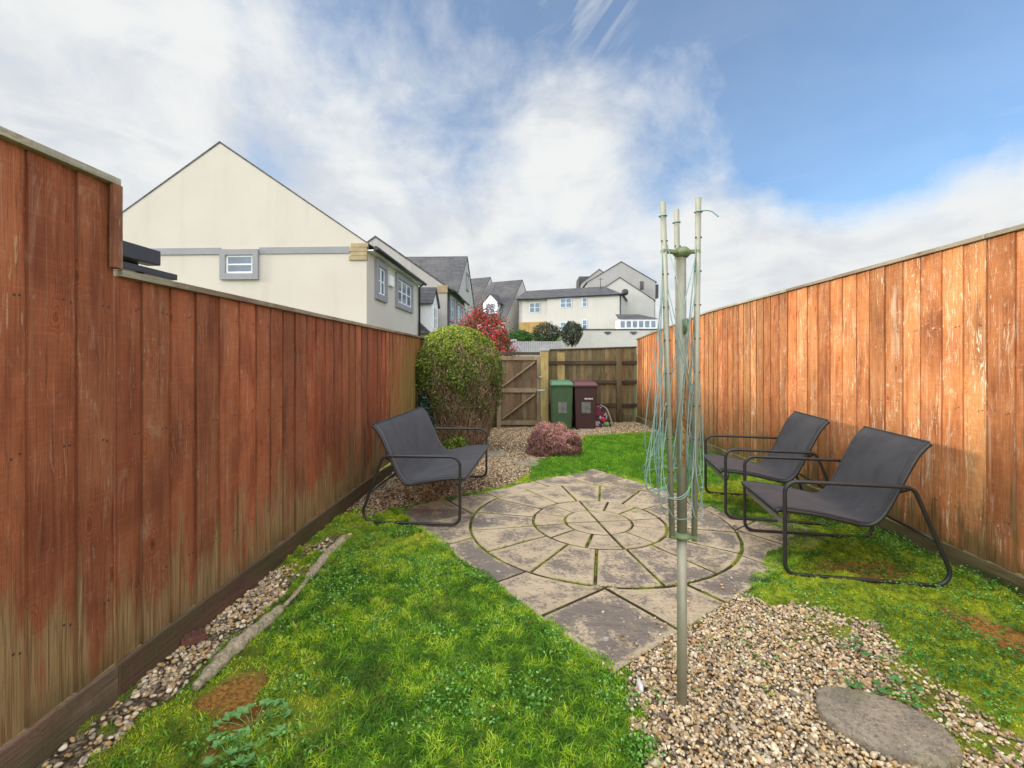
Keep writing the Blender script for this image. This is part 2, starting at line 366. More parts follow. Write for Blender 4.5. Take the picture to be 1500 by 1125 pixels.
def fillet(pts, rad, closed=False, seg=7):
    P = [Vector(p) for p in pts]; N = len(P); out = []
    for i in range(N):
        r = rad[i] if isinstance(rad, (list, tuple)) else rad
        if (not closed and i in (0, N-1)) or r == 0: out.append(P[i]); continue
        a = (P[i-1]-P[i]).normalized(); c = (P[(i+1) % N]-P[i]).normalized()
        ang = a.angle(c); t = r/math.tan(ang/2); cen = P[i]+(a+c).normalized()*(r/math.sin(ang/2))
        s0 = P[i]+a*t-cen; s1 = P[i]+c*t-cen; w = s0.angle(s1)
        for k in range(seg+1):
            q = k/seg; out.append(cen+(s0*math.sin((1-q)*w)+s1*math.sin(q*w))/math.sin(w))
    return out
def catmull(P, n=8):
    P = [Vector(p) for p in P]; out = []
    for i in range(len(P)-1):
        a = P[i-1] if i else P[0]*2-P[1]; b, c = P[i], P[i+1]; d = P[i+2] if i+2 < len(P) else P[-1]*2-P[-2]
        for k in range(n):
            t = k/n; out.append(.5*((2*b)+(c-a)*t+(2*a-5*b+4*c-d)*t*t+(3*b-a-3*c+d)*t**3))
    out.append(P[-1]); return out
def copy_tree(o, parent=None):
    c = o.copy(); C.objects.link(c); c.parent = parent
    for ch in [q for q in C.objects if q.parent == o]: copy_tree(ch, c)
    return c
# ------------------------------------------------------------------ numpy noise
def vnoise(x, y, seed=0):
    xi = np.floor(x).astype(np.int64); yi = np.floor(y).astype(np.int64); fx = x-xi; fy = y-yi
    fx = fx*fx*(3-2*fx); fy = fy*fy*(3-2*fy)
    def h(a, b):
        q = (a*374761393+b*668265263+seed*1442695041) & 0xffffffff
        q = ((q ^ (q >> 13))*1274126177) & 0xffffffff
        return ((q ^ (q >> 16)) & 0xffff)/65535.0
    return (h(xi, yi)*(1-fx)+h(xi+1, yi)*fx)*(1-fy)+(h(xi, yi+1)*(1-fx)+h(xi+1, yi+1)*fx)*fy
def fbm(x, y, s, o=4, seed=0):
    t = 0; a = .5; w = 0
    for i in range(o): t = t+a*vnoise(x*s, y*s, seed+i*7); w += a; a *= .55; s *= 2.03
    return t/w
def ss(x, a, b): t = np.clip((x-a)/(b-a), 0, 1); return t*t*(3-2*t)
def sdpoly(x, y, P):
    """signed distance to polygon, negative inside"""
    P = np.array([p[:2] for p in P]); d = np.full(x.shape, 1e9); ins = np.zeros(x.shape, bool)
    for i in range(len(P)):
        a = P[i]; b = P[(i+1) % len(P)]; e = b-a
        t = np.clip(((x-a[0])*e[0]+(y-a[1])*e[1])/(e@e), 0, 1)
        d = np.minimum(d, np.hypot(x-a[0]-t*e[0], y-a[1]-t*e[1]))
        c = ((a[1] > y) != (b[1] > y)) & (x < (b[0]-a[0])*(y-a[1])/(b[1]-a[1]+1e-12)+a[0]); ins ^= c
    return np.where(ins, -d, d)
# ------------------------------------------------------------------ garden plan
XL = -1.715; YB = 10.9
def xr(y): return 2.945-.0252*y
PA = R(38); HS = 1.32
def ploc(x, y):
    dx = x-PC[0]; dy = y-PC[1]; return dx*math.cos(PA)+dy*math.sin(PA), -dx*math.sin(PA)+dy*math.cos(PA)
def slope(x, y):
    s = np.clip((y-5.5)/5.4, 0, 1.3); return s*(-.12-.05*(2.67-x))
G1 = [G(*p) for p in [(915, 1000), (925, 950), (990, 890), (1085, 862), (1140, 888), (1200, 893), (1290, 925), (1370, 985), (1440, 1040), (1500, 1085), (1640, 1200), (1800, 1500), (1250, 1900), (955, 1500), (948, 1125), (930, 1040)]]
BP1 = [G(*p) for p in [(292, 1030), (330, 1003), (378, 990), (385, 1010), (372, 1035), (395, 1042), (372, 1062), (360, 1082), (325, 1080), (305, 1120), (318, 1060), (296, 1042)]]
BP2 = [G(*p) for p in [(1375, 893), (1420, 900), (1500, 925), (1560, 950), (1560, 985), (1500, 968), (1440, 945)]]
LAWN2 = [(.02, 5.1), (-.02, 5.9), (.35, 6.6), (.75, 7.6), (1.15, 8.7), (2.75, 9.0), (2.9, 5.6), (2.0, 4.9), (1.6, 4.55)]
PATH = [(-1.8, 3.95), (-1.35, 3.85), (-.95, 4.1), (-.35, 4.75), (-.05, 5.3), (-.02, 5.9), (.35, 6.6), (.75, 7.6), (1.15, 8.7), (1.9, 9.0), (2.9, 9.1), (2.9, 11.6), (-1.9, 11.6)]
def zones(x, y):
    nz = (fbm(x, y, 5, 4, 3)-.5); nf = (fbm(x, y, 18, 3, 9)-.5); nb = fbm(x, y, 2.2, 4, 21)-.5
    p, q = ploc(x, y); dp = np.maximum(abs(p), abs(q))-HS
    pat = ss(dp+nf*.03, .02, -.02)
    g1 = ss(sdpoly(x, y, G1)+nz*.40*ss(x, .8, 1.2)+nf*.14, .05, -.05)
    moss_in = ss(fbm(x, y, 6, 3, 40)+ss(sdpoly(x, y, G1), -.40, 0)*.14, .57, .66)*ss(x, 1.0, 1.6)
    g1 = g1*(1-.7*moss_in)
    g2 = ss(x+nz*.16+nf*.05, -1.43, -1.47)*ss(y, 3.75, 3.55)*(1-.85*ss(fbm(x, y, 3.4, 3, 77), .54, .6)*ss(y, 2.6, 3.0)-.0)
    g2 = g2*(1-.7*ss(fbm(x, y, 4, 3, 71), .60, .66))
    g3 = ss(sdpoly(x, y, PATH)+nz*.35+nf*.15, .06, -.06)
    grav = np.clip(np.maximum(np.maximum(g1, g2), g3)*(1-pat), 0, 1)
    lawn2 = ss(sdpoly(x, y, LAWN2)+nz*.15, .08, -.08)
    near = ss(x, -1.15, -.75)*ss(y-(-1.1*x), 3.75, 3.0)
    # near lawn: left of the patio and of the gravel
    left = (x < .75) & (y < 4.0)
    gr = np.where(left, .35+.65*ss(x+nb*1.2, -1.25, -.8)*ss(y+nb*1.0, 3.6, 2.7), 0)
    gr = np.where(left, gr*(.45+.55*ss(fbm(x, y, 4.6, 3, 55), .30, .45)), gr)
    gr = np.maximum(gr, lawn2)
    gr = gr*(1-grav)*(1-pat)
    mo = (1-gr)*(1-grav)*(1-pat)
    b = np.maximum(ss(sdpoly(x, y, BP1)+nf*.07, .02, -.02), ss(sdpoly(x, y, BP2)+nf*.12+nz*.1, .04, -.04))
    bx = ss(np.hypot((x-2.2)/.33, (y-3.0)/.16)+nz, 1, .7)*.8
    b = np.clip(np.maximum(b, bx)*(1-pat), 0, 1)
    return grav*(1-b), mo*(1-b), gr*(1-b), b, pat
def gz(x, y):
    g, mo, gr, b, pat = zones(x, y)
    h = (mo+gr)*(.002+.034*(fbm(x, y, 7, 3, 31)-.2)+(.034+.03*mo)*(fbm(x, y, 15, 3, 5)-.4))
    h = h*ss(np.maximum(abs(ploc(x, y)[0]), abs(ploc(x, y)[1]))-HS, -.02, .15)
    return slope(x, y)+h+pat*(.005+.003*(fbm(x, y, 12, 2, 91)-.5))-b*.008+(1-pat)*.004
nx, ny = 330, 760
gx = np.linspace(-1.95, 3.15, nx)
gy = np.concatenate([np.linspace(-1.0, 5.0, 480), np.linspace(5.02, 11.6, ny-480)])
X, Y = np.meshgrid(gx, gy); x = X.ravel(); y = Y.ravel()
zg, zm, zr, zb, zp = zones(x, y)
Vv = np.stack([x, y, gz(x, y)], 1)
i = np.arange(nx*(ny-1)).reshape(ny-1, nx)[:, :-1].ravel()
Fg = np.stack([i, i+1, i+nx+1, i+nx], 1)
ground = np_mesh('ground', Vv, Fg, 'ground', smooth=True)
for nm, cc in (('Zone', (zg, zm, zr)), ('Zone2', (zb, zp, zp*0))):
    a = ground.data.color_attributes.new(nm, 'FLOAT_COLOR', 'POINT')
    a.data.foreach_set('color', np.stack([*cc, np.ones(len(x))], 1).astype(np.float32).ravel())
tag(ground, kind='structure')
# land around and rising behind, one sheet
def land(y): return np.interp(y, [-30, 11, 12, 20, 30, 40, 47.2, 48.4, 60, 120, 2500], [-.6, -.6, -.5, .2, 1.0, 1.8, 2.0, 4.4, 5.0, 4.8, -30])
lx = np.concatenate([np.linspace(-1200, -60, 8), np.linspace(-50, 50, 60), np.linspace(60, 1200, 8)])
ly = np.concatenate([np.linspace(-400, -10, 6), np.linspace(-5, 70, 90), np.linspace(80, 1500, 12)])
X, Y = np.meshgrid(lx, ly); n_ = len(lx)
Vv = np.stack([X.ravel(), Y.ravel(), land(Y.ravel())+.15*(fbm(X.ravel(), Y.ravel(), .2, 3, 2)-.5)-.06], 1)
i = np.arange(n_*(len(ly)-1)).reshape(len(ly)-1, n_)[:, :-1].ravel()
tag(np_mesh('hillside', Vv, np.stack([i, i+1, i+n_+1, i+n_], 1), 'terrain', smooth=True), kind='structure')
# ------------------------------------------------------------------ patio
def offset_poly(P, d):
    n = len(P); out = []
    for i in range(n):
        a = np.array(P[i-1]); b = np.array(P[i]); c = np.array(P[(i+1) % n])
        e1 = (b-a)/(np.linalg.norm(b-a)+1e-9); e2 = (c-b)/(np.linalg.norm(c-b)+1e-9)
        n1 = np.array([-e1[1], e1[0]]); n2 = np.array([-e2[1], e2[0]]); m = n1+n2; L = m@m
        m = m/L*2 if L > .3 else n1
        out.append(tuple(b+m*d))
    return out
def patio():
    m = MB(); polys = []; lay = m.b.verts.layers.float.new('inner')
    def arc(r, a0, a1, n): return [(r*math.cos(a0+(a1-a0)*k/n), r*math.sin(a0+(a1-a0)*k/n)) for k in range(n+1)]
    R1, R2, R3 = .285, .56, 1.10; w = PA
    for a in (-79, 8, 101, 188): 
        b = {-79: 8, 8: 101, 101: 188, 188: 281}[a]
        polys.append([(0, 0)]+arc(R1, R(a)-w, R(b)-w, 10))
    mj = [R(-108+30*k+(random.uniform(-2.5, 2.5) if 0 < k < 12 else 0))-w for k in range(13)]
    for k in range(12):
        a = mj[k]; b = mj[k+1]
        polys.append(arc(R2, a, b, 6)+arc(R1, b, a, 6))
    a = R(-100)-w
    for k in range(16):
        b = R(-100+22.5*(k+1))-w
        polys.append(arc(R3, a, b, 8)+arc(R2, b, a, 6)); a = b
    for q in range(4):
        c, s_ = [(1, 0), (0, 1), (-1, 0), (0, -1)][q]
        rot = lambda P: [(p[0]*c-p[1]*s_, p[0]*s_+p[1]*c) for p in P]
        k = R3*math.cos(PI/4); H = HS; ja = R(18)
        polys.append(rot([(k+.01, k+.01), (H, k+.01), (H, H), (k+.01, H)]))
        polys.append(rot([(H, R3*math.sin(ja)), (H, k+.01), (k+.01, k+.01)]+arc(R3, PI/4, ja, 8)))
        polys.append(rot([(H, -R3*math.sin(ja)), (H, R3*math.sin(ja))]+arc(R3, ja, -ja, 8)))
        polys.append(rot([(H, -k-.01), (H, -R3*math.sin(ja))]+arc(R3, -ja, -PI/4, 8)+[(k+.01, -k-.01)]))
    for P in polys:
        ar = sum(P[i-1][0]*P[i][1]-P[i][0]*P[i-1][1] for i in range(len(P)))
        if ar < 0: P = P[::-1]
        jw = random.uniform(.009, .0125)
        o1 = offset_poly(P, jw); o2 = offset_poly(P, jw+.006); o3 = offset_poly(P, jw+.045)
        zt = .012+random.uniform(-.002, .003); tx = random.uniform(-.002, .002); ty = random.uniform(-.002, .002)
        def W(p, z):
            x = PC[0]+p[0]*math.cos(PA)-p[1]*math.sin(PA); y = PC[1]+p[0]*math.sin(PA)+p[1]*math.cos(PA)
            j = (mnoise.noise(Vector((x*9, y*9, z)))*.004)
            return (x+j, y-j, z+tx*p[0]+ty*p[1])
        A = [m.b.verts.new(W(p, -.04)) for p in o1]; B = [m.b.verts.new(W(p, zt-.006)) for p in o1]; D = [m.b.verts.new(W(p, zt)) for p in o2]
        n = len(P); E_ = [m.b.verts.new(W(p, zt)) for p in o3]; m.b.faces.new(E_)
        for v in E_: v[lay] = 1.0
        for i in range(n): m.b.faces.new((D[i], D[(i+1) % n], E_[(i+1) % n], E_[i]))
        for i in range(n):
            j = (i+1) % n
            m.b.faces.new((A[i], A[j], B[j], B[i])); m.b.faces.new((B[i], B[j], D[j], D[i]))
    return tag(m.build('patio', 'slab'), kind='structure')
patio()
# ------------------------------------------------------------------ fences
def boards(m, P0, P1, ztop, zbot, pitch=.155, side=1, thick=.015, seed=1, wmin=.88, wmax=1.12, flip=False):
    lay = m.b.verts.layers.float.get('u') or m.b.verts.layers.float.new('u'); r = random.Random(seed); P0 = Vector((*P0, 0)); P1 = Vector((*P1, 0)); L = (P1-P0).length; u = (P1-P0)/L
    n = Vector((-u.y, u.x, 0))*side; s = 0
    while s < L-.02:
        w = min(pitch*r.uniform(wmin, wmax), L-s)
        e = s+w+(.012 if not flip else 0); s -= .012 if (flip and s > .02) else 0
        if e > L: e = L
        zt = ztop(s) if callable(ztop) else ztop; zt2 = ztop(e) if callable(ztop) else ztop
        zb0 = zbot(s) if callable(zbot) else zbot; zb1 = zbot(e) if callable(zbot) else zbot
        j = r.uniform(-.002, .002); a0 = .004+j; a1 = thick+j
        b0 = P0+u*s; b1 = P0+u*e
        if flip: a0, a1 = a1, a0
        m.hexa([b0+n*0+Vector((0, 0, zb0)), b1+n*.0+Vector((0, 0, zb1)), b1+n*a0+Vector((0, 0, zb1)), b0+n*a1+Vector((0, 0, zb0)),
                b0+Vector((0, 0, zt)), b1+Vector((0, 0, zt2)), b1+n*a0+Vector((0, 0, zt2)), b0+n*a1+Vector((0, 0, zt))])
        for zn in (.42, 1.08, 1.62):
            for sx in (.18, .30):
                m.nails = getattr(m, 'nails', [])+[(P0+u*(s+(e-s)*(sx+r.uniform(-.03, .03)))+n*(a1+(a0-a1)*sx-.002)+Vector((0, 0, zn+r.uniform(-.008, .008))), u, n)]
        m.b.verts.ensure_lookup_table(); nv_ = len(m.b.verts)
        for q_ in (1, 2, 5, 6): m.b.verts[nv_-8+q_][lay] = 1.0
        s = e-(0 if flip else .012)
def fence_line(root, P0, P1, zt, zb, mb, mc, mg, seed, gh=.15, side=1, pitch=.155, cap=True, name_cap='capping_rail', flip=False):
    m = MB(); boards(m, P0, P1, (lambda s: zt(s)-.03), (lambda s: zb(s)+gh), pitch, side, seed=seed, flip=flip); m.mark()
    for (p, uu_, nn_) in m.nails: m.fbox(p, uu_, nn_, -.0035, .0035, -.0035, .0035, 0, .0032)
    m.build('board_panel', mb, root, mat2='nail')
    U = (Vector((*P1, 0))-Vector((*P0, 0))); L = U.length; U.normalize(); n = Vector((-U.y, U.x, 0))*side
    K = 8
    if cap:
        m = MB(); nn = max(1, int(L/1.83)); ee = [L*i/nn for i in range(nn+1)]
        for a, b in zip(ee, ee[1:]):
            p = Vector((*P0, 0))+U*(a+.002); q = Vector((*P0, 0))+U*(b-.002)
            p.z = zt(a)-.014; q.z = zt(b)-.014
            m.beam(p+n*.012, q+n*.012, .055, .028, .002)
        m.build(name_cap, mc, root)
    m = MB(); nn = max(1, int(L/2.4)); ee = [L*i/nn for i in range(nn+1)]
    for a, b in zip(ee, ee[1:]):
        p = Vector((*P0, 0))+U*(a+.003); q = Vector((*P0, 0))+U*(b-.003)
        p.z = zb(a)+gh/2-.03; q.z = zb(b)+gh/2-.03
        m.beam(p+n*.014, q+n*.014, .028, gh+.05, .002)
    m.build('gravel_board', mg, root)
lf = empty('fence', (XL, 3.0, 0), 'long red-brown stained board fence in shade, with a tall step at its near end', 'fence')
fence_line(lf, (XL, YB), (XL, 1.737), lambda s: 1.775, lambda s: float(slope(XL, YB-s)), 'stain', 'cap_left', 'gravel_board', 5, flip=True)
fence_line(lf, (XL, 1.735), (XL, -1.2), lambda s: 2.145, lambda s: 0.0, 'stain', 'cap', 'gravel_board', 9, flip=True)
m = MB(); m.box(XL+.0235, XL+.044, 1.697, 1.736, 1.776, 2.116, .002); m.box(XL-.02, XL+.023, 1.7365, 1.742, 1.776, 2.116); m.build('end_trim', 'trim', lf)
rf = empty('fence', (2.85, 3.0, 0), 'long orange-brown stained board fence with pale capping, behind the two lounge chairs', 'fence')
rz = lambda s: float(np.interp(s-1.2, [-2, 2.5, 7, 10.9], [2.21, 2.19, 2.16, 1.94]))
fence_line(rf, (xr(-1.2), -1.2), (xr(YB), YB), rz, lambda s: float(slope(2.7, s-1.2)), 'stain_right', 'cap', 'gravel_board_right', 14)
m = MB()
for yy in (2.53,): m.box(xr(yy)-.045, xr(yy)-.027, yy-.03, yy+.03, -.02, .16, .002)
m.build('post_cleat', 'plate', rf)
# back fence (seen from its rail side)
bx0 = atY(803, 560, YB)[0]; bx1 = 2.67
bf = empty('fence', ((bx0+bx1)/2, YB, -.2), 'weathered brown rear fence with dark rails behind the bins', 'fence')
ztb = lambda x: CH+(HY-np.interp(x, [bx0, bx1], [513, 509]))/F*YB
m = MB(); boards(m, (bx0, YB+.07), (bx1, YB+.07), lambda s: ztb(bx0+s), lambda s: float(slope(bx0+s, YB))+.0, .10, -1, seed=3); m.build('board_panel', 'old', bf)
m = MB(); m.beam((bx0, YB+.06, ztb(bx0)+.012), (bx1, YB+.06, ztb(bx1)+.012), .075, .03, .003); m.build('capping_rail', 'old_rail', bf)
for py in (531.5, 560, 594):
    z = atY(860, py, YB)[2]
    m = MB(); m.beam((bx0, YB+.03, z), (atY(902, 560, YB)[0], YB+.03, z+.01), .045, .085, .006); m.beam((atY(912, 560, YB)[0], YB+.03, z+.0), (bx1, YB+.03, z+.01), .045, .085, .006); m.build('rail', 'old_rail', bf)
px = atY(907, 560, YB)[0]; m = MB(); m.box(px-.06, px+.06, YB-.03, YB+.052, -.3, ztb(px)-.02, .006); m.build('post', 'old', bf)
px = atY(822, 560, YB)[0]; m = MB(); m.fbox((px, YB+.05, 0), (1, 0, 0), (0, -1, 0), -.09, .09, .62, atY(0, 517, YB)[2], .0, .014); m.build('painted_sun_patch', 'post_sunpatch', bf)  # sunlit patch on the rear fence, laid on as an added pale panel
tag(bf.children[-1] if bf.children else bf)
# pale post
px = atY(797.5, 560, 10.72)[0]
pt = empty('gate_post', (px, 10.75, -.3), 'pale yellow timber post with a light cap between gate and rear fence', 'post')
m = MB(); m.box(px-.095, px+.095, 10.66, 10.84, -.5, atY(797, 514, 10.75)[2], .006); m.build('post_shaft', 'post_sunpatch', pt)
m = MB(); m.box(px-.12, px+.12, 10.635, 10.865, atY(797, 514, 10.75)[2]+.001, atY(797, 511, 10.75)[2]+.0, .006); m.build('post_cap', 'label', pt)
# gate
GY = 10.75; gx0 = atY(728, 560, GY)[0]; gx1 = px-.10; gzb = atY(760, 626, GY)[2]; gzt = atY(760, 521.5, GY)[2]
gt = empty('garden_gate', ((gx0+gx1)/2, GY, gzb), 'brown wooden ledged garden gate with two diagonal braces beside the tall shrub', 'gate')
m = MB(); boards(m, (gx0+.02, GY), (gx1-.01, GY), gzt-.02, gzb+.02, .10, -1, .018, seed=6); m.build('board_panel', 'gatew', gt)
for a, b in ((gx0, gx0+.10), (gx1-.085, gx1)):
    m = MB(); m.box(a, b, GY-.05, GY-.019, gzb, gzt, .004); m.build('stile', 'gatef', gt)
zm_ = atY(760, 571.5, GY)[2]
for z, h in ((gzt-.055, .10), (zm_, .11), (gzb+.12, .11), ):
    m = MB(); m.box(gx0+.101, gx1-.086, GY-.055, GY-.020, z-h/2, z+h/2, .004); m.build('ledge', 'gatef', gt)
for z0, z1 in ((zm_+.06, gzt-.11), (gzb+.18, zm_-.06)):
    m = MB(); m.beam((gx0+.13, GY-.042, z0+.03), (gx1-.13, GY-.042, z1-.03), .034, .11, .004, up=(0, 1, .0001)); 
    m.build('brace', 'gatef', gt)
m = MB(); m.box(gx1-.07, gx1+.10, GY-.105, GY-.09, zm_-.02, zm_+.025, .003); m.build('latch', 'steel', gt); m = MB(); m.tube([(gx1-.05, GY-.075, zm_+.32), (gx1+.05, GY-.10, zm_+.32)], .016); m.build('bolt', 'steel', gt)
gp = empty('gate_header', ((gx0+gx1)/2, GY+.1, 1.5), 'dark timber header beam spanning above the garden gate', 'beam')
m = MB(); m.box(gx0-1.0, gx1-.01, GY+.03, GY+.12, atY(760, 520, GY)[2], atY(760, 515.5, GY)[2], .005); m.build('beam_timber', 'old_rail', gp)
m = MB(); boards(m, (XL, GY+.08), (gx0-.01, GY+.08), 1.45, -.4, .11, -1, seed=8); o = m.build('side_panel', 'old', gp); 
# ------------------------------------------------------------------ lounge chairs
def chair(name, loc, rz_, D, W, hs, label, cat, group):
    root = empty(name, loc, label, cat, group, rz_); k = D/.95
    for yy in (0, W):
        P = [(0, yy, .0125), (-.002, yy, .61*hs), (.725*k, yy, .605*hs), (.955*k, yy, .0125)]
        m = MB(); m.tube(fillet(P, [.065, .075, .07, .085], True, 8), .0125, 12, closed=True); m.build('side_frame', 'frame', root, False)
        m = MB(); m.tube([(.705*k, yy, .595*hs), (.70*k, yy+(.03 if yy == 0 else -.03), .575*hs), (.672*k, yy+(.045 if yy == 0 else -.045), .56*hs)], .009, 8); m.build('bracket', 'frame', root, False)
    prof = catmull([(-.035*k, 0, .400*hs), (.0*k, 0, .412*hs), (.2*k, 0, .395*hs), (.38*k, 0, .362*hs), (.485*k, 0, .345*hs), (.545*k, 0, .365*hs), (.60*k, 0, .43*hs), (.665*k, 0, .56*hs), (.72*k, 0, .68*hs), (.765*k, 0, .77*hs), (.80*k, 0, .825*hs), (.845*k, 0, .872*hs)], 6)
    y0, y1 = .048, W-.048
    def ring(yn, dz=0, yshift=0): return [Vector((p.x, yn, p.z+dz)) for p in prof]
    for yy in (y0, y1):
        m = MB(); m.tube([Vector((p.x, yy, p.z-.004)) for p in prof], .0135, 10); m.build('seat_rail', 'frame', root, False)
    NY = 24; n = len(prof); V = []; T = []
    for i, p in enumerate(prof):
        d = (prof[min(i+1, n-1)]-prof[max(i-1, 0)]).normalized(); nn = Vector((-d.z, 0, d.x))
        if nn.z < 0 and abs(nn.x) < .3: nn = -nn
        for j in range(NY+1):
            t = j/NY; sag = .013*(1-(2*t-1)**2)*math.sin(PI*min(1, max(0, i/(n-1))))
            e = .004*(1 if 0 < j < NY else .2)
            q = Vector((p.x, y0-.004+(y1-y0+.008)*t, p.z))-nn*sag+nn*.012
            V.append(q+nn*e*.5); T.append(q-nn*e*1.2)
    Va = np.array([tuple(v) for v in V+T]); fs = []; o = len(V)
    for i in range(n-1):
        for j in range(NY):
            a = i*(NY+1)+j; fs.append((a, a+1, a+NY+2, a+NY+1)); fs.append((o+a, o+a+NY+1, o+a+NY+2, o+a+1))
        for j in (0, NY):
            a = i*(NY+1)+j; fs.append((a, a+NY+1, o+a+NY+1, o+a))
    for i in (0, n-1):
        for j in range(NY):
            a = i*(NY+1)+j; fs.append((a, a+1, o+a+1, o+a))
    sl = np_mesh('sling_seat', Va, np.array(fs), 'sling', root, smooth=True, world=False)
    # hems and stitched seams of the sling
    hm = MB()
    for jj in (1, NY-1):
        hm.tube([Vector(V[i*(NY+1)+jj])+Vector((0, 0, 0)) for i in range(n)], .0022, 5)
    for ii in (0, n-1):
        hm.tube([Vector(V[ii*(NY+1)+j]) for j in range(NY+1)], .006, 6)
    hm.build('hem', 'hem', sl, False)
    for P in ([(-.03*k, y0, .395*hs), (-.03*k, y1, .395*hs)], [(.838*k, y0, .862*hs), (.838*k, y1, .862*hs)]):
        m = MB(); m.tube(P, .010, 8); m.build('cross_tube', 'frame', root, False)
    m = MB(); m.box(.002, .010, .008, W-.008, .315*hs, .352*hs, .001); m.build('front_plate', 'plate', root, False)
    zc = .28*hs; xc = .725*k+.23*k*(.605*hs-zc)/(.605*hs)
    m = MB(); m.tube([(xc, .005, zc), (xc, W-.005, zc)], .010, 10); m.build('rear_stretcher', 'frame', root, False)
    for yy in (.0, W):
        s_ = .03 if yy == 0 else -.03
        m = MB(); m.tube([(.004, yy, .335*hs), (.03, yy+s_, .37*hs), (.04, yy+s_*1.4, .398*hs)], .008, 8); m.build('bracket', 'frame', root, False)
    if W > 1.1:
        pr = prof[4:-2]
        m = MB(); m.tube([Vector((p.x-.0, W/2, p.z-.022)) for p in prof], .011, 8); m.build('centre_rail', 'frame', root, False)
    return root
grp = 'matching grey sling garden lounge chairs'
chair('lounge_chair', (*G(1150, 846)[:2], .012), R(-7.8), .95, .74, 1.0, 'nearest grey mesh lounge chair with sled frame, standing on moss at the right', 'lounge chair', grp)
chair('lounge_chair', (*G(1063, 762)[:2], .012), R(-9.0), .93, .73, 1.0, 'grey mesh lounge chair on the patio edge, farther one, half behind the nearer chair', 'lounge chair', grp)
chair('garden_bench', (-.50, 5.10, .026), R(177.2), .86, 1.50, .94, 'wide two-seat grey mesh bench with sled frame against the shaded red fence', 'garden bench', None)
# ------------------------------------------------------------------ rotary washing line
bp = G(999, 1035); wx, wy = bp[0], bp[1]
def wp(px, py, dy=0): return Vector(atY(px, py, wy+dy))
wl = empty('rotary_clothes_line', (wx, wy, 0), 'folded rotary clothes line on a grey-green pole with tangled teal cords', 'clothes line')
m = MB(); m.tube([(wx, wy, -.05), (wx, wy, .70)], .0195, 20); m.build('lower_pole', 'pole', wl)
m = MB(); m.tube([(wx, wy, .69), (wx-.004, wy, 1.83)], .0195, 20); m.mark()
for k in range(150):
    z = random.uniform(.98, 1.34); a = random.gauss(-PI/2+.15+.1*math.sin(z*30), .12); m.ball((wx+.0190*math.cos(a), wy+.0190*math.sin(a), z), random.uniform(.002, .0045), 1, (1, 1, 2.6))
m.build('upper_pole', 'pole', wl, mat2='rust')
zh = wp(998, 370)[2]
def collar(name, z, r0, n, arms, h, mat='hub'):
    m = MB(); m.tube([(wx, wy, z-h), (wx, wy, z-h*.3), (wx, wy, z+h*.2), (wx, wy, z+h)], [r0*.62, r0, r0, r0*.55], 20)
    for a in arms:
        d = (Vector((a[0], a[1], z))-Vector((wx, wy, z))); L = d.length; d.normalize()
        m.beam(Vector((wx, wy, z)), Vector((wx, wy, z))+d*(L+.010), .022, .014, .002)
    return m.build(name, mat, wl)
armB = [wp(984.5, 788, -.015), wp(1017, 792, -.018), wp(998, 786, .045)]
armT = [wp(971, 296, -.03), wp(1023, 290, -.02), wp(991, 307, .10)]
collar('lower_collar', armB[0].z+.005, .037, 3, armB, .014); collar('top_hub', zh, .036, 3, [armB[0].lerp(armT[0], .86), armB[1].lerp(armT[1], .86), armB[2].lerp(armT[2], .8)], .02)
for A, B in zip(armB, armT):
    m = MB(); m.tube([A, B], .0112, 14); m.mark()
    for k in range(9):
        p = A.lerp(B, .10+.098*k); m.tube([p+Vector((-.013, -.006, 0)), p+Vector((.013, -.006, 0))], .0035, 6); 
    m.build('arm', 'arm', wl, mat2='bark')
m = MB(); m.tube([Vector((wx+.004, wy-.028, zh-.27)), Vector((wx+.006, wy-.032, zh-.33))], .010, 10); m.build('catch', 'hub', wl)
m = MB(); rr = random.Random(5)
for k in range(18):
    i, j = [(0, 2), (1, 2), (0, 1)][k % 3]; rk = .42+.9*(k/17)
    t = min(.99, rk/1.36); A = armB[i].lerp(armT[i], t); B = armB[j].lerp(armT[j], t)
    zb_ = rr.uniform(.77, .97) if (i, j) != (0, 2) else rr.uniform(.84, 1.0)
    Wd = rr.uniform(.03, .075); cs = {(0, 2): -rr.uniform(.02, .10), (1, 2): rr.uniform(.0, .045), (0, 1): rr.uniform(-.05, .02)}[(i, j)]
    cy = rr.uniform(-.08, .06); pts = []
    for q in range(41):
        s_ = q/20-1; base = A.lerp(B, (s_+1)/2); e = 1-abs(s_)**2
        z = zb_+(base.z-zb_)*abs(s_)**3.0
        pts.append(Vector((base.x+cs*e+Wd*math.sin(PI*s_)*(.6+.4*abs(s_)), base.y+cy*e+.3*Wd*math.sin(PI*s_), z)))
    m.tube(pts, .0019, 5)
for k in range(6):   # straight slack runs between arms
    A = armB[k % 2].lerp(armT[k % 2], rr.uniform(.75, .97)); B = armB[1-k % 2].lerp(armT[1-k % 2], rr.uniform(.15, .45))
    mid = A.lerp(B, .5)+Vector((rr.uniform(-.03, .03), -.03, 0)); m.tube(catmull([A, mid, B], 8), .0018, 5)
E = armT[1]-Vector((0, 0, .055)); m.tube(catmull([E+Vector((-.014, -.01, .003)), E+Vector((.014, -.014, 0)), E+Vector((.045, -.012, -.002)), E+Vector((.075, -.01, -.024))], 6), .0026, 6)
for i_ in (0, 1, 2):
    p = armT[i_]-Vector((0, 0, .055)); m.tube([p+Vector((.0145*math.cos(a*PI/6), .0145*math.sin(a*PI/6), 0)) for a in range(12)], .0032, 6, closed=True)
m.build('cord', 'cord', wl)
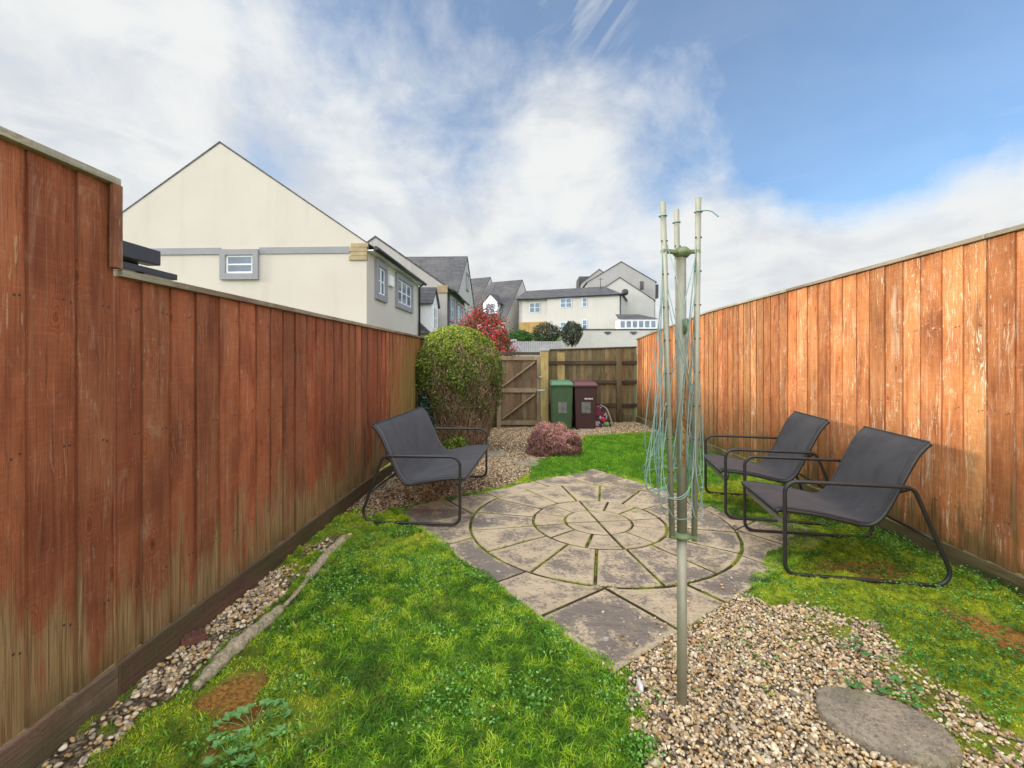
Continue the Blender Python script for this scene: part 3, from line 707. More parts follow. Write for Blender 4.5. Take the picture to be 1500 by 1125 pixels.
# ------------------------------------------------------------------ bins and bag
def wheelie(px, w, top, base, y, mb, ml, label, marks):
    x = atY(px, 600, y)[0]; zb_ = base; H = atY(px, top, y)[2]-zb_
    r = empty('wheelie_bin', (x, y, zb_), label, 'wheelie bin', 'wheelie bins by the rear fence')
    m = MB(); wb = w*.40; wt = w*.47; d = .34
    m.hexa([(-wb, -d*.85, .03), (wb, -d*.85, .03), (wb, d*.8, .03), (-wb, d*.8, .03), (-wt, -d, H*.93), (wt, -d, H*.93), (wt, d, H*.93), (-wt, d, H*.93)], .025)
    body = m.build('body', mb, r, False)
    m = MB(); m.box(-w*.5, w*.5, -d-.03, d+.02, H*.905, H*.935, .008); m.build('rim', mb, r, False)
    m = MB(); m.hexa([(-w*.5, -d-.045, H*.936), (w*.5, -d-.045, H*.936), (w*.5, d+.03, H*.936), (-w*.5, d+.03, H*.936), (-w*.42, -d+.06, H), (w*.42, -d+.06, H), (w*.45, d, H*1.01), (-w*.45, d, H*1.01)], .02); m.build('lid', ml, r, False)
    m = MB(); m.tube([(-w*.4, d+.07, H*.92), (w*.4, d+.07, H*.92)], .015); m.build('handle', ml, r, False)
    for s_ in (-1, 1):
        m = MB(); m.tube([(s_*w*.42, d*.75, .09), (s_*w*.52, d*.75, .09)], .09, 18); m.build('wheel', 'black', r, False)
    ang = d*.15/(H*.93)
    def yf(z): return -d*.85-(z-.03)*ang-.004
    m = MB(); z0, z1 = H*.38, H*.60; m.hexa([(-w*.17, yf(z0), z0), (w*.2, yf(z0), z0), (w*.2, yf(z0)+.004, z0), (-w*.17, yf(z0)+.004, z0), (-w*.17, yf(z1), z1), (w*.2, yf(z1), z1), (w*.2, yf(z1)+.004, z1), (-w*.17, yf(z1)+.004, z1)]); m.build('label_panel', 'labelb', r, False)
    if marks:
        m = MB()
        for k in range(6):
            z0 = H*.655; z1 = z0+.03; a = -w*.05+k*w*.058; b = a+w*.046
            m.hexa([(a, yf(z0), z0), (b, yf(z0), z0), (b, yf(z0)+.004, z0), (a, yf(z0)+.004, z0), (a, yf(z1), z1), (b, yf(z1), z1), (b, yf(z1)+.004, z1), (a, yf(z1)+.004, z1)])
        m.build('white_lettering', 'whitem', r, False)
    return r
wheelie(822, .52, 558, -.21, 10.1, 'gbin', 'gbinlid', 'green wheelie bin with pale square label, beside the yellow gate post', False)
wheelie(855.5, .54, 559, -.19, 10.1, 'bbin', 'bbinlid', 'brown wheelie bin with white marks, to the right of the green one', True)
bgx, bgy = atY(881, 610, 10.25)[0], 10.25
bg = empty('bag', (bgx, bgy, -.17), 'small dark patterned bag with red and green round patches beside the brown bin', 'bag')
m = MB(); m.hexa([(-.20, -.14, .0), (.24, -.14, 0), (.24, .12, 0), (-.2, .12, 0), (-.19, .02, .47), (.04, .02, .55), (.04, .16, .55), (-.19, .16, .47)], .05)
bo = m.build('body', 'bag', bg, False)
m = MB(); m.hexa([(-.20, -.075, .28), (-.02, -.06, .28), (-.02, 0, .28), (-.2, 0, .28), (-.19, .0, .48), (-.02, .0, .5), (-.02, .08, .5), (-.19, .08, .48)], .02); m.build('flap', 'bagred', bg, False)
m = MB(); m.ball((.02, -.13, .21), .062, 2, (1, .35, 1)); m.build('round_patch', 'red', bg, False)
m = MB(); m.ball((.105, -.15, .105), .055, 2, (1, .35, 1)); m.build('round_patch', 'lime', bg, False)
m = MB(); m.tube(catmull([(-.02, .05, .53), (.10, -.03, .46), (.16, -.09, .33), (.22, -.12, .14), (.25, -.1, .03)], 6), .016, 8); m.build('strap', 'label', bg, False)
sl_ = MB(); a0 = atY(850, 630, 9.6); sl_.box(a0[0], a0[0]+.8, 9.55, 9.95, -.22, -.125, .006); tag(sl_.build('paving_slab', 'stone'), 'pale concrete slab strip lying in front of the brown bin', 'paving slab')
# ------------------------------------------------------------------ stepping stones, log, brick, flint
def stone(px, py, rx, ry, rz_, h, label, sq=2.2, z0=0.0, mat='stone', name='stepping_stone', cat='stepping stone'):
    c = G(px, py, z0); m = MB(); n = 40; rings = []
    for (f, z) in ((1.0, -.03), (1.0, h-.010), (.985, h-.003), (.955, h), (.5, h+.002)):
        ring = []
        for k in range(n):
            t = 2*PI*k/n; w = 1+.035*mnoise.noise(Vector((math.cos(t)*1.7+px, math.sin(t)*1.7, 0)))+.012*mnoise.noise(Vector((math.cos(t)*9+px, math.sin(t)*9, 0)))
            cx = abs(math.cos(t))**(2/sq)*math.copysign(1, math.cos(t)); cy = abs(math.sin(t))**(2/sq)*math.copysign(1, math.sin(t))
            x = rx*f*w*cx; y = ry*f*w*cy
            ring.append(m.b.verts.new((c[0]+x*math.cos(rz_)-y*math.sin(rz_), c[1]+x*math.sin(rz_)+y*math.cos(rz_), z0+z)))
        rings.append(ring)
    for A, B in zip(rings, rings[1:]):
        for k in range(n): fc = m.b.faces.new((A[k], A[(k+1) % n], B[(k+1) % n], B[k])); fc.smooth = True
    m.b.faces.new(rings[-1])
    return tag(m.build(name, mat), label, cat)
stone(1294, 1071, .212, .158, R(-27), .042, 'large rounded stone slab set in the gravel at bottom right')
stone(772, 680, .17, .15, 0, .02, 'small round stepping stone at the edge of the far lawn', z0=-.004)
stone(722, 664.5, .19, .17, 0, .015, 'squarish pale stepping slab in the gravel path beyond the bench', 9, -.02)
def log(pts, rad, label):
    P = catmull([G(*p, .03) for p in pts], 6); rs = [np.interp(i/(len(P)-1), np.linspace(0, 1, len(rad)), rad)*(1+.14*math.sin(i*1.7)) for i in range(len(P))]
    m = MB(); m.tube(P, [float(r) for r in rs], 12)
    for v in m.b.verts: v.co += v.co.normalized()*0+Vector((1, 1, 1))*(mnoise.noise(v.co*22)*.006)
    return tag(m.build('log', 'log'), label, 'log')
log([(503, 790), (482, 810), (460, 836), (452, 846)], [.028, .031, .03, .022], 'short pale log edging nearest the bench')
log([(410, 893), (385, 915), (345, 948), (312, 980), (285, 1008)], [.026, .034, .038, .031, .016], 'long tapering pale log beside the brick piece and the red fence')
log([(451, 848), (440, 862), (420, 884), (411, 893)], [.011, .013, .012, .011], 'thin twig bridging the two pale logs')
c = G(278, 950); m = MB(); u = Vector((.75, .66, 0)); m.fbox((c[0]-.045, c[1], 0), u, Vector((-.66, .75, 0)), 0, .10, .015, .048, -.035, .035, .003)
for k in range(3): m.fbox((c[0]-.045, c[1], 0), u, Vector((-.66, .75, 0)), .012+k*.03, .026+k*.03, .048, .053, -.034, .034, .002)
tag(m.build('broken_brick', 'brick'), 'broken piece of dark red ribbed brick lying on gravel by the fence', 'brick')
c = G(938, 1012); m = MB(); m.ball((c[0], c[1], .022), .026, 2, (.55, 1.25, .5), .5, 30); tag(m.build('stone_chip', 'whitem'), 'white angular stone chip at the lawn edge left of the pole', 'stone')
c = G(322, 1110); 
# ------------------------------------------------------------------ scatters
ico = {}
def get_ico(sub):
    if sub not in ico:
        b = bmesh.new(); bmesh.ops.create_icosphere(b, subdivisions=sub, radius=1); b.verts.ensure_lookup_table()
        ico[sub] = (np.array([v.co[:] for v in b.verts]), np.array([[v.index for v in f.verts] for f in b.faces])); b.free()
    return ico[sub]
def rotm(a, b, c):
    ca, sa, cb, sb, cc, sc = np.cos(a), np.sin(a), np.cos(b), np.sin(b), np.cos(c), np.sin(c); z = np.zeros_like(a); o = z+1
    A = np.stack([ca, -sa, z, sa, ca, z, z, z, o], -1).reshape(-1, 3, 3)
    B = np.stack([cb, z, sb, z, o, z, -sb, z, cb], -1).reshape(-1, 3, 3)
    D = np.stack([o, z, z, z, cc, -sc, z, sc, cc], -1).reshape(-1, 3, 3)
    return A@B@D
PEBC = np.array([(.50, .37, .21), (.42, .29, .15), (.53, .42, .28), (.30, .20, .11), (.30, .25, .19), (.56, .47, .34), (.42, .26, .11), (.17, .13, .10), (.62, .54, .42), (.38, .31, .23)])
def pebbles(x, y, size, sub, zoff=.3, flat=(.45, .75)):
    n = len(x); bv, bf = get_ico(sub); K = len(bv)
    dirs = rng.normal(size=(n, 5, 3)); dirs /= np.linalg.norm(dirs, axis=2, keepdims=True)
    V = np.repeat(bv[None], n, 0)
    for k in range(5):   # chop planes: angular stones
        d = dirs[:, k]; lim = rng.uniform(.55, .9, n); pr = np.einsum('nij,nj->ni', V, d)
        V -= np.maximum(pr-lim[:, None], 0)[..., None]*d[:, None, :]
    sc = np.stack([size, size*rng.uniform(.6, .9, n), size*rng.uniform(*flat, n)], 1)
    V = V*sc[:, None, :]
    Rm = rotm(rng.uniform(0, 6.28, n), rng.normal(0, .35, n), rng.normal(0, .35, n))
    V = np.einsum('nij,nkj->nki', Rm, V)
    V += np.stack([x, y, gz(x, y)+size*zoff+rng.uniform(0, .012, n)], 1)[:, None, :]
    c = np.array([1.24, 1.22, 1.14])*PEBC[rng.integers(0, len(PEBC), n)]*rng.uniform(.75, 1.15, (n, 1))
    Fc = (bf[None]+(np.arange(n)*K)[:, None, None]).reshape(-1, 3)
    return V.reshape(-1, 3), Fc, np.repeat(c, K, 0)
def sample(n, x0, x1, y0, y1, zi, thr=.5, dens=None):
    x = rng.uniform(x0, x1, n); y = rng.uniform(y0, y1, n); z = zones(x, y)
    k = z[zi] > rng.uniform(thr*.6, thr*1.4, n)
    k &= (x > XL+.03) & (x < xr(y)-.03)
    return x[k], y[k]
def merge(parts):
    V = []; Fs = []; Cc = []; o = 0
    for v, f, c in parts: V.append(v); Fs.append(f+o); Cc.append(c); o += len(v)
    return np.concatenate(V), np.concatenate(Fs), np.concatenate(Cc)
parts = []
x, y = sample(52000, .3, 2.75, .8, 2.95, 0, .35); parts.append(pebbles(x, y, rng.uniform(.0045, .0108, len(x)), 2))
x, y = sample(550, .3, 2.7, .9, 2.95, 0); parts.append(pebbles(x, y, rng.uniform(.014, .021, len(x)), 2))
x, y = sample(7500, XL, -1.2, .9, 3.8, 0); k = (fbm(x, y, 6, 3, 83) < .52) | (rng.random(len(x)) < .25); x, y = x[k], y[k]; parts.append(pebbles(x, y, rng.uniform(.006, .015, len(x)), 2))
x, y = sample(26000, XL, .6, 3.8, 7.0, 0); parts.append(pebbles(x, y, rng.uniform(.007, .014, len(x)), 1))
x, y = sample(16000, XL, 2.8, 7.0, 10.9, 0); parts.append(pebbles(x, y, rng.uniform(.009, .018, len(x)), 1))
# strays on the patio corner
x = rng.uniform(.3, 1.3, 260); y = rng.uniform(1.95, 2.9, 260); dd = sdpoly(x, y, G1)
k = (dd < .30) & (rng.random(260) < np.exp(-np.maximum(dd, 0)*9)); parts.append(pebbles(x[k], y[k], rng.uniform(.005, .011, k.sum()), 2, 1.0))
V, Fc, Cc = merge(parts); V[:, 2] += np.where(zones(V[:, 0], V[:, 1])[4] > .5, .012, 0) if len(V) < 0 else 0
tag(np_mesh('gravel', V, Fc, 'pebble', col=Cc, smooth=True), kind='stuff')
# blades
def blades(x, y, h, w, lean, cols, segs=2, zoff=0, curl=1.0):
    n = len(x); a = rng.uniform(0, 2*PI, n); la = rng.uniform(0, 2*PI, n); L = lean*rng.uniform(.3, 1.3, n)
    base = np.stack([x, y, gz(x, y)-.003+zoff], 1); side = np.stack([np.cos(a), np.sin(a), np.zeros(n)], 1)*w[:, None]/2
    ld = np.stack([np.cos(la), np.sin(la), np.zeros(n)], 1)
    rows = []
    for k in range(segs+1):
        t = k/segs; p = base+ld*(h*L*t**(1+curl))[:, None]+np.array([0, 0, 1])*(h*(t-.35*np.minimum(L, 1.2)*t*t*curl))[:, None]
        wd = (1-t**2.2)*.95+.05; rows += [p-side*wd, p+side*wd]
    V = np.stack(rows, 1); K = 2*(segs+1)
    f = np.array([[2*k, 2*k+1, 2*k+3, 2*k+2] for k in range(segs)])
    Fc = (f[None]+(np.arange(n)*K)[:, None, None]).reshape(-1, 4)
    return V.reshape(-1, 3), Fc, np.repeat(cols, K, 0)
def gcol(x, y, bases, jit=.2):
    n = len(x); b = np.array(bases); t = np.clip((fbm(x, y, 2.6, 3, 88)-.5)*1.3+(fbm(x, y, 15, 3, 5)-.5)*2.4+.5+rng.normal(0, .16, n), 0, .999)*(len(b)-1)
    i = t.astype(int); f = (t-i)[:, None]; c = (b[i]*(1-f)+b[np.minimum(i+1, len(b)-1)]*f)*rng.uniform(1-jit, 1+jit, (n, 1))
    dd = rng.random(n) < .05*ss(fbm(x, y, 2.0, 3, 93), .4, .65); c[dd] = np.array([.42, .30, .12])*rng.uniform(.5, 1.1, (dd.sum(), 1)); return c
GB = [(.06, .18, .014), (.15, .35, .016), (.29, .50, .02), (.47, .63, .05)]
MBc = [(.05, .10, .012), (.24, .36, .014), (.44, .54, .018), (.66, .68, .04)]
parts = []
x, y = sample(170000, XL, 1.0, 1.1, 4.3, 2, .35); n = len(x); parts.append(blades(x, y, rng.uniform(.010, .034, n)*(.25+1.5*fbm(x, y, 9, 3, 61)), rng.uniform(.0025, .0058, n), 1.05, gcol(x, y, GB, .38)))
x, y = sample(6000, XL, 1.0, 1.1, 4.3, 2, .35); n = len(x); parts.append(blades(x, y, rng.uniform(.022, .046, n), rng.uniform(.003, .0055, n), 1.2, gcol(x, y, GB[1:], .3)))
x, y = sample(75000, -.3, 2.8, 4.4, 9.3, 2, .5); n = len(x); parts.append(blades(x, y, rng.uniform(.02, .05, n), rng.uniform(.004, .007, n), .7, gcol(x, y, [(.08, .24, .012), (.14, .38, .014), (.26, .50, .03)])))
# patio-edge and stray tufts
x = rng.uniform(XL, 2.7, 900); y = rng.uniform(1.2, 9, 900); k = (zones(x, y)[4] < .4) & (zones(x, y)[0] > .4); x, y = x[k], y[k]
x = np.repeat(x, 14)+rng.normal(0, .012, len(x)*14); y = np.repeat(y, 14)+rng.normal(0, .012, len(y)*14); n = len(x); kk = rng.random(n) < .35; x, y = x[kk], y[kk]; n = len(x)
parts.append(blades(x, y, rng.uniform(.015, .04, n), rng.uniform(.002, .005, n), 1.1, gcol(x, y, GB)))
x = rng.uniform(-1.4, 2.5, 400000); y = rng.uniform(1.8, 5.7, 400000); p, q = ploc(x, y); dp = np.maximum(abs(p), abs(q))-HS; cn_ = np.minimum(abs(p), abs(q))/HS
k = (dp < .02) & (dp > -.03-.10*(fbm(x, y, 3, 3, 66)-.40)*2-.10*ss(cn_, .75, 1)*(x < 0.2)-.16*ss(x, 1.5, 1.8)) & (sdpoly(x, y, G1) > .06) & (dp > -.3); x, y = x[k], y[k]; n = len(x)
parts.append(blades(x, y, rng.uniform(.012, .032, n), rng.uniform(.003, .006, n), 1.2, gcol(x, y, GB, .3), zoff=.006))
V, Fc, Cc = merge(parts); tag(np_mesh('grass', V, Fc, 'blade', col=Cc), kind='stuff')
# moss: short dense fronds
parts = []
x, y = sample(300000, XL, 2.85, 1.1, 4.2, 1, .3); n = len(x); parts.append(blades(x, y, rng.uniform(.006, .018, n), rng.uniform(.002, .005, n), .9, gcol(x, y, MBc, .3), 1))
x, y = sample(60000, XL, 2.85, 4.2, 9.5, 1, .45); n = len(x); parts.append(blades(x, y, rng.uniform(.008, .02, n), rng.uniform(.006, .012, n), .9, gcol(x, y, MBc, .3), 1))
x, y = sample(90000, XL, 1.0, 1.1, 4.2, 2, .25); k = fbm(x, y, 3.1, 3, 44) > .46; x, y = x[k], y[k]; n = len(x); parts.append(blades(x, y, rng.uniform(.008, .024, n), rng.uniform(.003, .006, n), .9, gcol(x, y, MBc, .25), 1))
# joints of the patio
pts = []
for r_, cnt in ((1.10, 2600), (.56, 500), (.285, 160)):
    t = rng.uniform(0, 2*PI, cnt); k = vnoise(np.cos(t)*3+9, np.sin(t)*3+r_*5, 4) > (.38 if r_ > 1 else .6); pts.append(np.stack([PC[0]+r_*np.cos(t[k]), PC[1]+r_*np.sin(t[k])], 1)+rng.normal(0, .0035, (k.sum(), 2)))
for q in range(16):
    t = R(-100+22.5*q); s_ = rng.uniform(.56, 1.10, 150); k = vnoise(s_*7+q*3, s_*0, 8) > .42; pts.append(np.stack([PC[0]+s_[k]*math.cos(t), PC[1]+s_[k]*math.sin(t)], 1)+rng.normal(0, .003, (k.sum(), 2)))
P = np.concatenate(pts); n = len(P); parts.append(blades(P[:, 0], P[:, 1], rng.uniform(.012, .026, n), rng.uniform(.003, .007, n), .5, gcol(P[:, 0], P[:, 1], [(.10, .14, .014), (.24, .31, .018), (.40, .46, .03)]), 1))
V, Fc, Cc = merge(parts); tag(np_mesh('moss', V, Fc, 'blade', col=Cc), kind='stuff')
# dead needles on the bare patches, straw on soil
x, y = sample(60000, XL, 2.8, 1.1, 3.4, 3, .4); n = len(x)
c = np.array([(.52, .24, .05), (.36, .15, .035), (.60, .38, .10), (.22, .13, .05), (.36, .30, .05)])[rng.integers(0, 5, n)]*rng.uniform(.6, 1.2, (n, 1))
V, Fc, Cc = blades(x, y, rng.uniform(.006, .016, n), rng.uniform(.0012, .003, n), 1.7, c, 1); tag(np_mesh('dead_moss', V, Fc, 'flat', col=Cc), kind='stuff')
# leaves: rhombic folded
def leaves(P, size, N, cols, asp=.5, fold=.25):
    n = len(P); N = N/np.linalg.norm(N, axis=1, keepdims=True); r = rng.normal(size=(n, 3)); T = np.cross(N, r); T /= np.linalg.norm(T, axis=1, keepdims=True); B = np.cross(N, T)
    s = size[:, None]
    V = np.stack([P-T*s*.5, P-B*s*asp*.5+N*s*fold*.4-T*s*.05, P+T*s*.5-N*s*.12, P+B*s*asp*.5+N*s*fold*.4-T*s*.05], 1)
    Fc = np.array([[0, 1, 2, 3]])[None]+(np.arange(n)*4)[:, None, None]
    return V.reshape(-1, 3), Fc.reshape(-1, 4), np.repeat(cols, 4, 0)
# clover and small weeds in turf and moss
parts = []
def clumps(n, x0, x1, y0, y1, cond, per, spread, size, cols, up=1.2, h=.03):
    x = rng.uniform(x0, x1, n); y = rng.uniform(y0, y1, n); k = cond(x, y) & (x > XL+.05) & (x < xr(y)-.03); x, y = x[k], y[k]
    x = np.repeat(x, per)+rng.normal(0, spread, len(x)*per); y = np.repeat(y, per)+rng.normal(0, spread, len(y)*per); n = len(x)
    k = (zones(x, y)[4] < .5); x, y = x[k], y[k]; n = len(x)
    N = rng.normal(0, .45, (n, 3)); N[:, 2] = up
    c = np.array(cols)[rng.integers(0, len(cols), n)]*rng.uniform(.7, 1.25, (n, 1))
    return leaves(np.stack([x, y, gz(x, y)+rng.uniform(.3, 1, n)*h], 1), rng.uniform(.6, 1.3, n)*size, N, c, .75)
WC = [(.05, .19, .02), (.09, .29, .025), (.16, .38, .05), (.28, .50, .12)]
parts.append(clumps(2300, -1.35, .8, 1.1, 3.7, lambda x, y: (zones(x, y)[2] > .3) & (fbm(x, y, 4.5, 3, 17) > .49), 12, .026, .0135, WC, .8, .036))
parts.append(clumps(260, XL, -.9, 1.1, 3.9, lambda x, y: zones(x, y)[1] > .4, 14, .02, .012, WC, 1.2, .02))
parts.append(clumps(1700, 1.2, 2.85, 1.5, 5.0, lambda x, y: (zones(x, y)[1] > .4) & (fbm(x, y, 3.5, 3, 19) > .48), 14, .030, .013, WC, 1.0, .034))
parts.append(clumps(500, 1.8, 2.85, 2.2, 6.5, lambda x, y: (x > xr(y)-.35) & (zones(x, y)[0] < .5), 18, .03, .016, WC, 1.0, .05))
parts.append(clumps(900, 1.7, 2.85, 1.8, 4.6, lambda x, y: (zones(x, y)[0] < .4) & (fbm(x, y, 2.6, 3, 29) > .50), 14, .03, .015, [(.03, .12, .015), (.05, .17, .02), (.09, .26, .03)], .9, .045))
parts.append(clumps(70, .4, 2.5, 1.2, 2.8, lambda x, y: zones(x, y)[0] > .4, 12, .016, .012, WC, 1.0, .03))
V, Fc, Cc = merge(parts); tag(np_mesh('clover', V, Fc, 'leafm', col=Cc), kind='stuff')
# leaf litter under the bench and along the path
x = rng.uniform(XL+.05, 1.0, 9000); y = rng.uniform(3.75, 10.5, 9000); zz_ = zones(x, y); k = (zz_[0] > .5) & (rng.random(9000) < np.where(y < 5.3, 1, .4)); x, y = x[k], y[k]; n = len(x)
N = rng.normal(0, .35, (n, 3)); N[:, 2] = 1; c = np.array([(.22, .10, .045), (.30, .16, .08), (.12, .06, .03), (.38, .26, .15)])[rng.integers(0, 4, n)]*rng.uniform(.6, 1.2, (n, 1))
p1 = leaves(np.stack([x, y, gz(x, y)+.022], 1), rng.uniform(.018, .045, n), N, c, .6)
x = rng.uniform(-1.3, 2.5, 60); y = rng.uniform(1.3, 4, 60); n = 60; N = rng.normal(0, .3, (n, 3)); N[:, 2] = 1; c = np.array([(.32, .15, .06), (.2, .09, .05), (.45, .33, .2)])[rng.integers(0, 3, n)]
p2 = leaves(np.stack([x, y, gz(x, y)+.03], 1), rng.uniform(.012, .028, n), N, c, .6)
V, Fc, Cc = merge([p1, p2]); tag(np_mesh('fallen_leaves', V, Fc, 'flat', col=Cc), kind='stuff')
# ------------------------------------------------------------------ plants
def weed(px, py, rad, nl, size, label, cols):
    c = G(px, py, .0); lm = MB(); st_ = lm
    for k in range(nl):
        a = 2*PI*k/nl+random.uniform(-.4, .4); L = rad*random.uniform(.5, 1); h = random.uniform(.02, .055)
        tip = Vector((math.cos(a)*L, math.sin(a)*L, h)); st_.tube(catmull([Vector((0, 0, 0)), tip*.5+Vector((0, 0, .018)), tip], 4), .0016, 5)
        s = size*random.uniform(.6, 1.1); d = Vector((math.cos(a), math.sin(a), random.uniform(-.1, .3))).normalized(); u = d.cross(Vector((0, 0, 1))).normalized(); nn = u.cross(d)
        outl = []
        for q in range(13):
            t = -2.6+5.2*q/12; rr_ = s*(1+.22*math.cos(5*t)+random.uniform(-.06, .06))
            outl.append(tip+d*(rr_*math.cos(t)*.9)+u*(rr_*math.sin(t))+nn*(.10*s*math.cos(5*t)+random.uniform(-.06, .06)*s))
        cv = lm.b.verts.new(tip-nn*.1*s); vs = [lm.b.verts.new(p) for p in outl]
        for q in range(12): lm.b.faces.new((cv, vs[q], vs[q+1]))
    o = lm.build('weed', cols); o.location = (c[0], c[1], 0); tag(o, label, 'weed')
M['weedleaf'] = plain('blue_green_leaf', (.13, .31, .075), .5, 0, .4, 40); M['weedleaf2'] = plain('mid_green_leaf', (.055, .19, .04), .5, 0, .3, 40)
weed(372, 1075, .15, 20, .026, 'lobed blue-green weed growing beside the orange bare patch', 'weedleaf')
weed(335, 1118, .09, 9, .026, 'grey-green weed at the bottom edge, left of the lobed weed', 'weedleaf')
weed(1318, 1028, .09, 9, .022, 'small green weed growing behind the large stone slab', 'weedleaf2')
weed(1245, 1010, .05, 7, .014, 'tiny weed tuft in gravel just above the large stone slab', 'weedleaf2')
weed(1250, 955, .07, 8, .016, 'tiny weed tuft in mossy gravel between chair and slab', 'weedleaf2')
weed(405, 828, .05, 8, .02, 'little green seedling at the foot of the red fence', 'weedleaf2')
weed(660, 735, .06, 9, .02, 'small weed under the front edge of the bench', 'weedleaf2')
# big rounded shrub
def shrub():
    c = np.array([-1.19, 7.05, -.06]); r = empty('clipped_shrub', tuple(c), 'tall rounded clipped shrub, green on top with bare brown twigs lower down', 'shrub')
    Hh = 2.02
    def rad(t):  # t: height fraction
        return .73*np.clip(np.where(t < .55, .72+.51*t, np.sqrt(np.clip(1-(np.clip(t-.55, 0, 1)/.45)**2.6, 0, 1))), 0, 1.02)*np.where(t < .12, .75+t*2, 1)
    n = 88000; t = rng.uniform(.0, 1, n)**.82; a = rng.uniform(0, 2*PI, n)
    d = 1-np.abs(rng.normal(0, .085, n)); d = np.where(rng.random(n) < .045, 1+np.abs(rng.normal(0, .045, n)), d); dens = .13+.87*ss(t+.6*(fbm(a*1.7+5, t*5, 1.5, 3, 5)-.5)*2+.08*np.cos(a), .32, .72)
    k = rng.random(n) < dens; t, a, d = t[k], a[k], d[k]
    lump = 1+.16*(fbm(a*2.6+3, t*7, 1.5, 3, 12)-.5)*2
    rr_ = rad(t)*d*lump; x = rr_*np.cos(a); y = rr_*np.sin(a); z = t*Hh*(1-.02*(1-d))
    k = (c[0]+x > XL+.02) | ((z > 1.8) & (c[0]+x > XL-.1)); x, y, z, t, a, rr_ = x[k], y[k], z[k], t[k], a[k], rr_[k]; n = len(x)
    N = np.stack([np.cos(a), np.sin(a), (t-.35)*2], 1)+rng.normal(0, .7, (n, 3))
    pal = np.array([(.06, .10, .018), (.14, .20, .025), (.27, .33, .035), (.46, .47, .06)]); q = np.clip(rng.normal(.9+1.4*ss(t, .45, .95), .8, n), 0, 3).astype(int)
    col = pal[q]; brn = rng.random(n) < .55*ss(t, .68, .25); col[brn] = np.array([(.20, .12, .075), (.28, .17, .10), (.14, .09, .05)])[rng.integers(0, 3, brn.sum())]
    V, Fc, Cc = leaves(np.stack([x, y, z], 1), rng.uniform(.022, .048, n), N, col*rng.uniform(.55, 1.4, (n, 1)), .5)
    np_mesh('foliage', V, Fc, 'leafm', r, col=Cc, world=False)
    # twigs, one mesh: thin 3-sided sticks
    parts = []
    nt = 21000; t = rng.uniform(.02, .82, nt)**1.15; a = rng.uniform(0, 2*PI, nt); rr_ = rad(t)*rng.uniform(.70, .97, nt)
    p0 = np.stack([rr_*np.cos(a), rr_*np.sin(a), t*Hh], 1); L = rng.uniform(.05, .19, nt)
    dv = np.stack([np.cos(a)*.35, np.sin(a)*.35, np.full(nt, .9)], 1)+rng.normal(0, .42, (nt, 3)); dv /= np.linalg.norm(dv, axis=1, keepdims=True)
    p1 = p0+dv*L[:, None]; t1 = np.clip(p1[:, 2]/Hh, 0, .98); mx = rad(t1)*.98; rn = np.hypot(p1[:, 0], p1[:, 1]); f = np.minimum(1, mx/np.maximum(rn, 1e-3)); p1[:, :2] *= f[:, None]
    ok = (c[0]+p1[:, 0] > XL+.02) & (c[0]+p0[:, 0] > XL+.02); p0, p1 = p0[ok], p1[ok]; nt = len(p0)
    w = rng.uniform(.0018, .005, nt)
    col = np.array([(.32, .19, .12), (.44, .30, .19), (.20, .13, .08), (.50, .40, .25), (.36, .20, .14)])[rng.integers(0, 5, nt)]*rng.uniform(.7, 1.2, (nt, 1))
    def sticks(p0, p1, w, col):
        n = len(p0); d = p1-p0; d /= np.linalg.norm(d, axis=1, keepdims=True); u = np.cross(d, rng.normal(size=(n, 3))); u /= np.linalg.norm(u, axis=1, keepdims=True); v = np.cross(d, u); rows = []
        for p, s in ((p0, 1), (p1, .5)):
            for k in range(3): rows.append(p+(u*math.cos(2.094*k)+v*math.sin(2.094*k))*(w*s)[:, None])
        V = np.stack(rows, 1); f = np.array([[0, 1, 4, 3], [1, 2, 5, 4], [2, 0, 3, 5]])
        return V.reshape(-1, 3), (f[None]+(np.arange(n)*6)[:, None, None]).reshape(-1, 4), np.repeat(col, 6, 0)
    V, Fc, Cc = sticks(p0, p1, w, col); np_mesh('twigs', V, Fc, 'twig', r, col=Cc, world=False)
    m = MB()
    for k in range(16):
        a = 2*PI*k/16+random.uniform(-.2, .2); q = random.uniform(.15, .55)
        m.tube(catmull([(.10*math.cos(a), .10*math.sin(a), 0), (.3*q*math.cos(a+.3), .5*q*math.sin(a+.3), .6), (.8*q*math.cos(a), .8*q*math.sin(a), 1.2), (q*math.cos(a-.2), q*math.sin(a-.2), 1.6)], 5), [.02-.0008*i for i in range(16)], 6)
    m.build('trunk', 'bark', r, False)
    m = MB(); m.ball((0, 0, .98), .52, 3, (.92, .92, 1.62), .25, 3); m.build('twig_core', 'bark', r, False)
    return sticks
sticks = shrub()
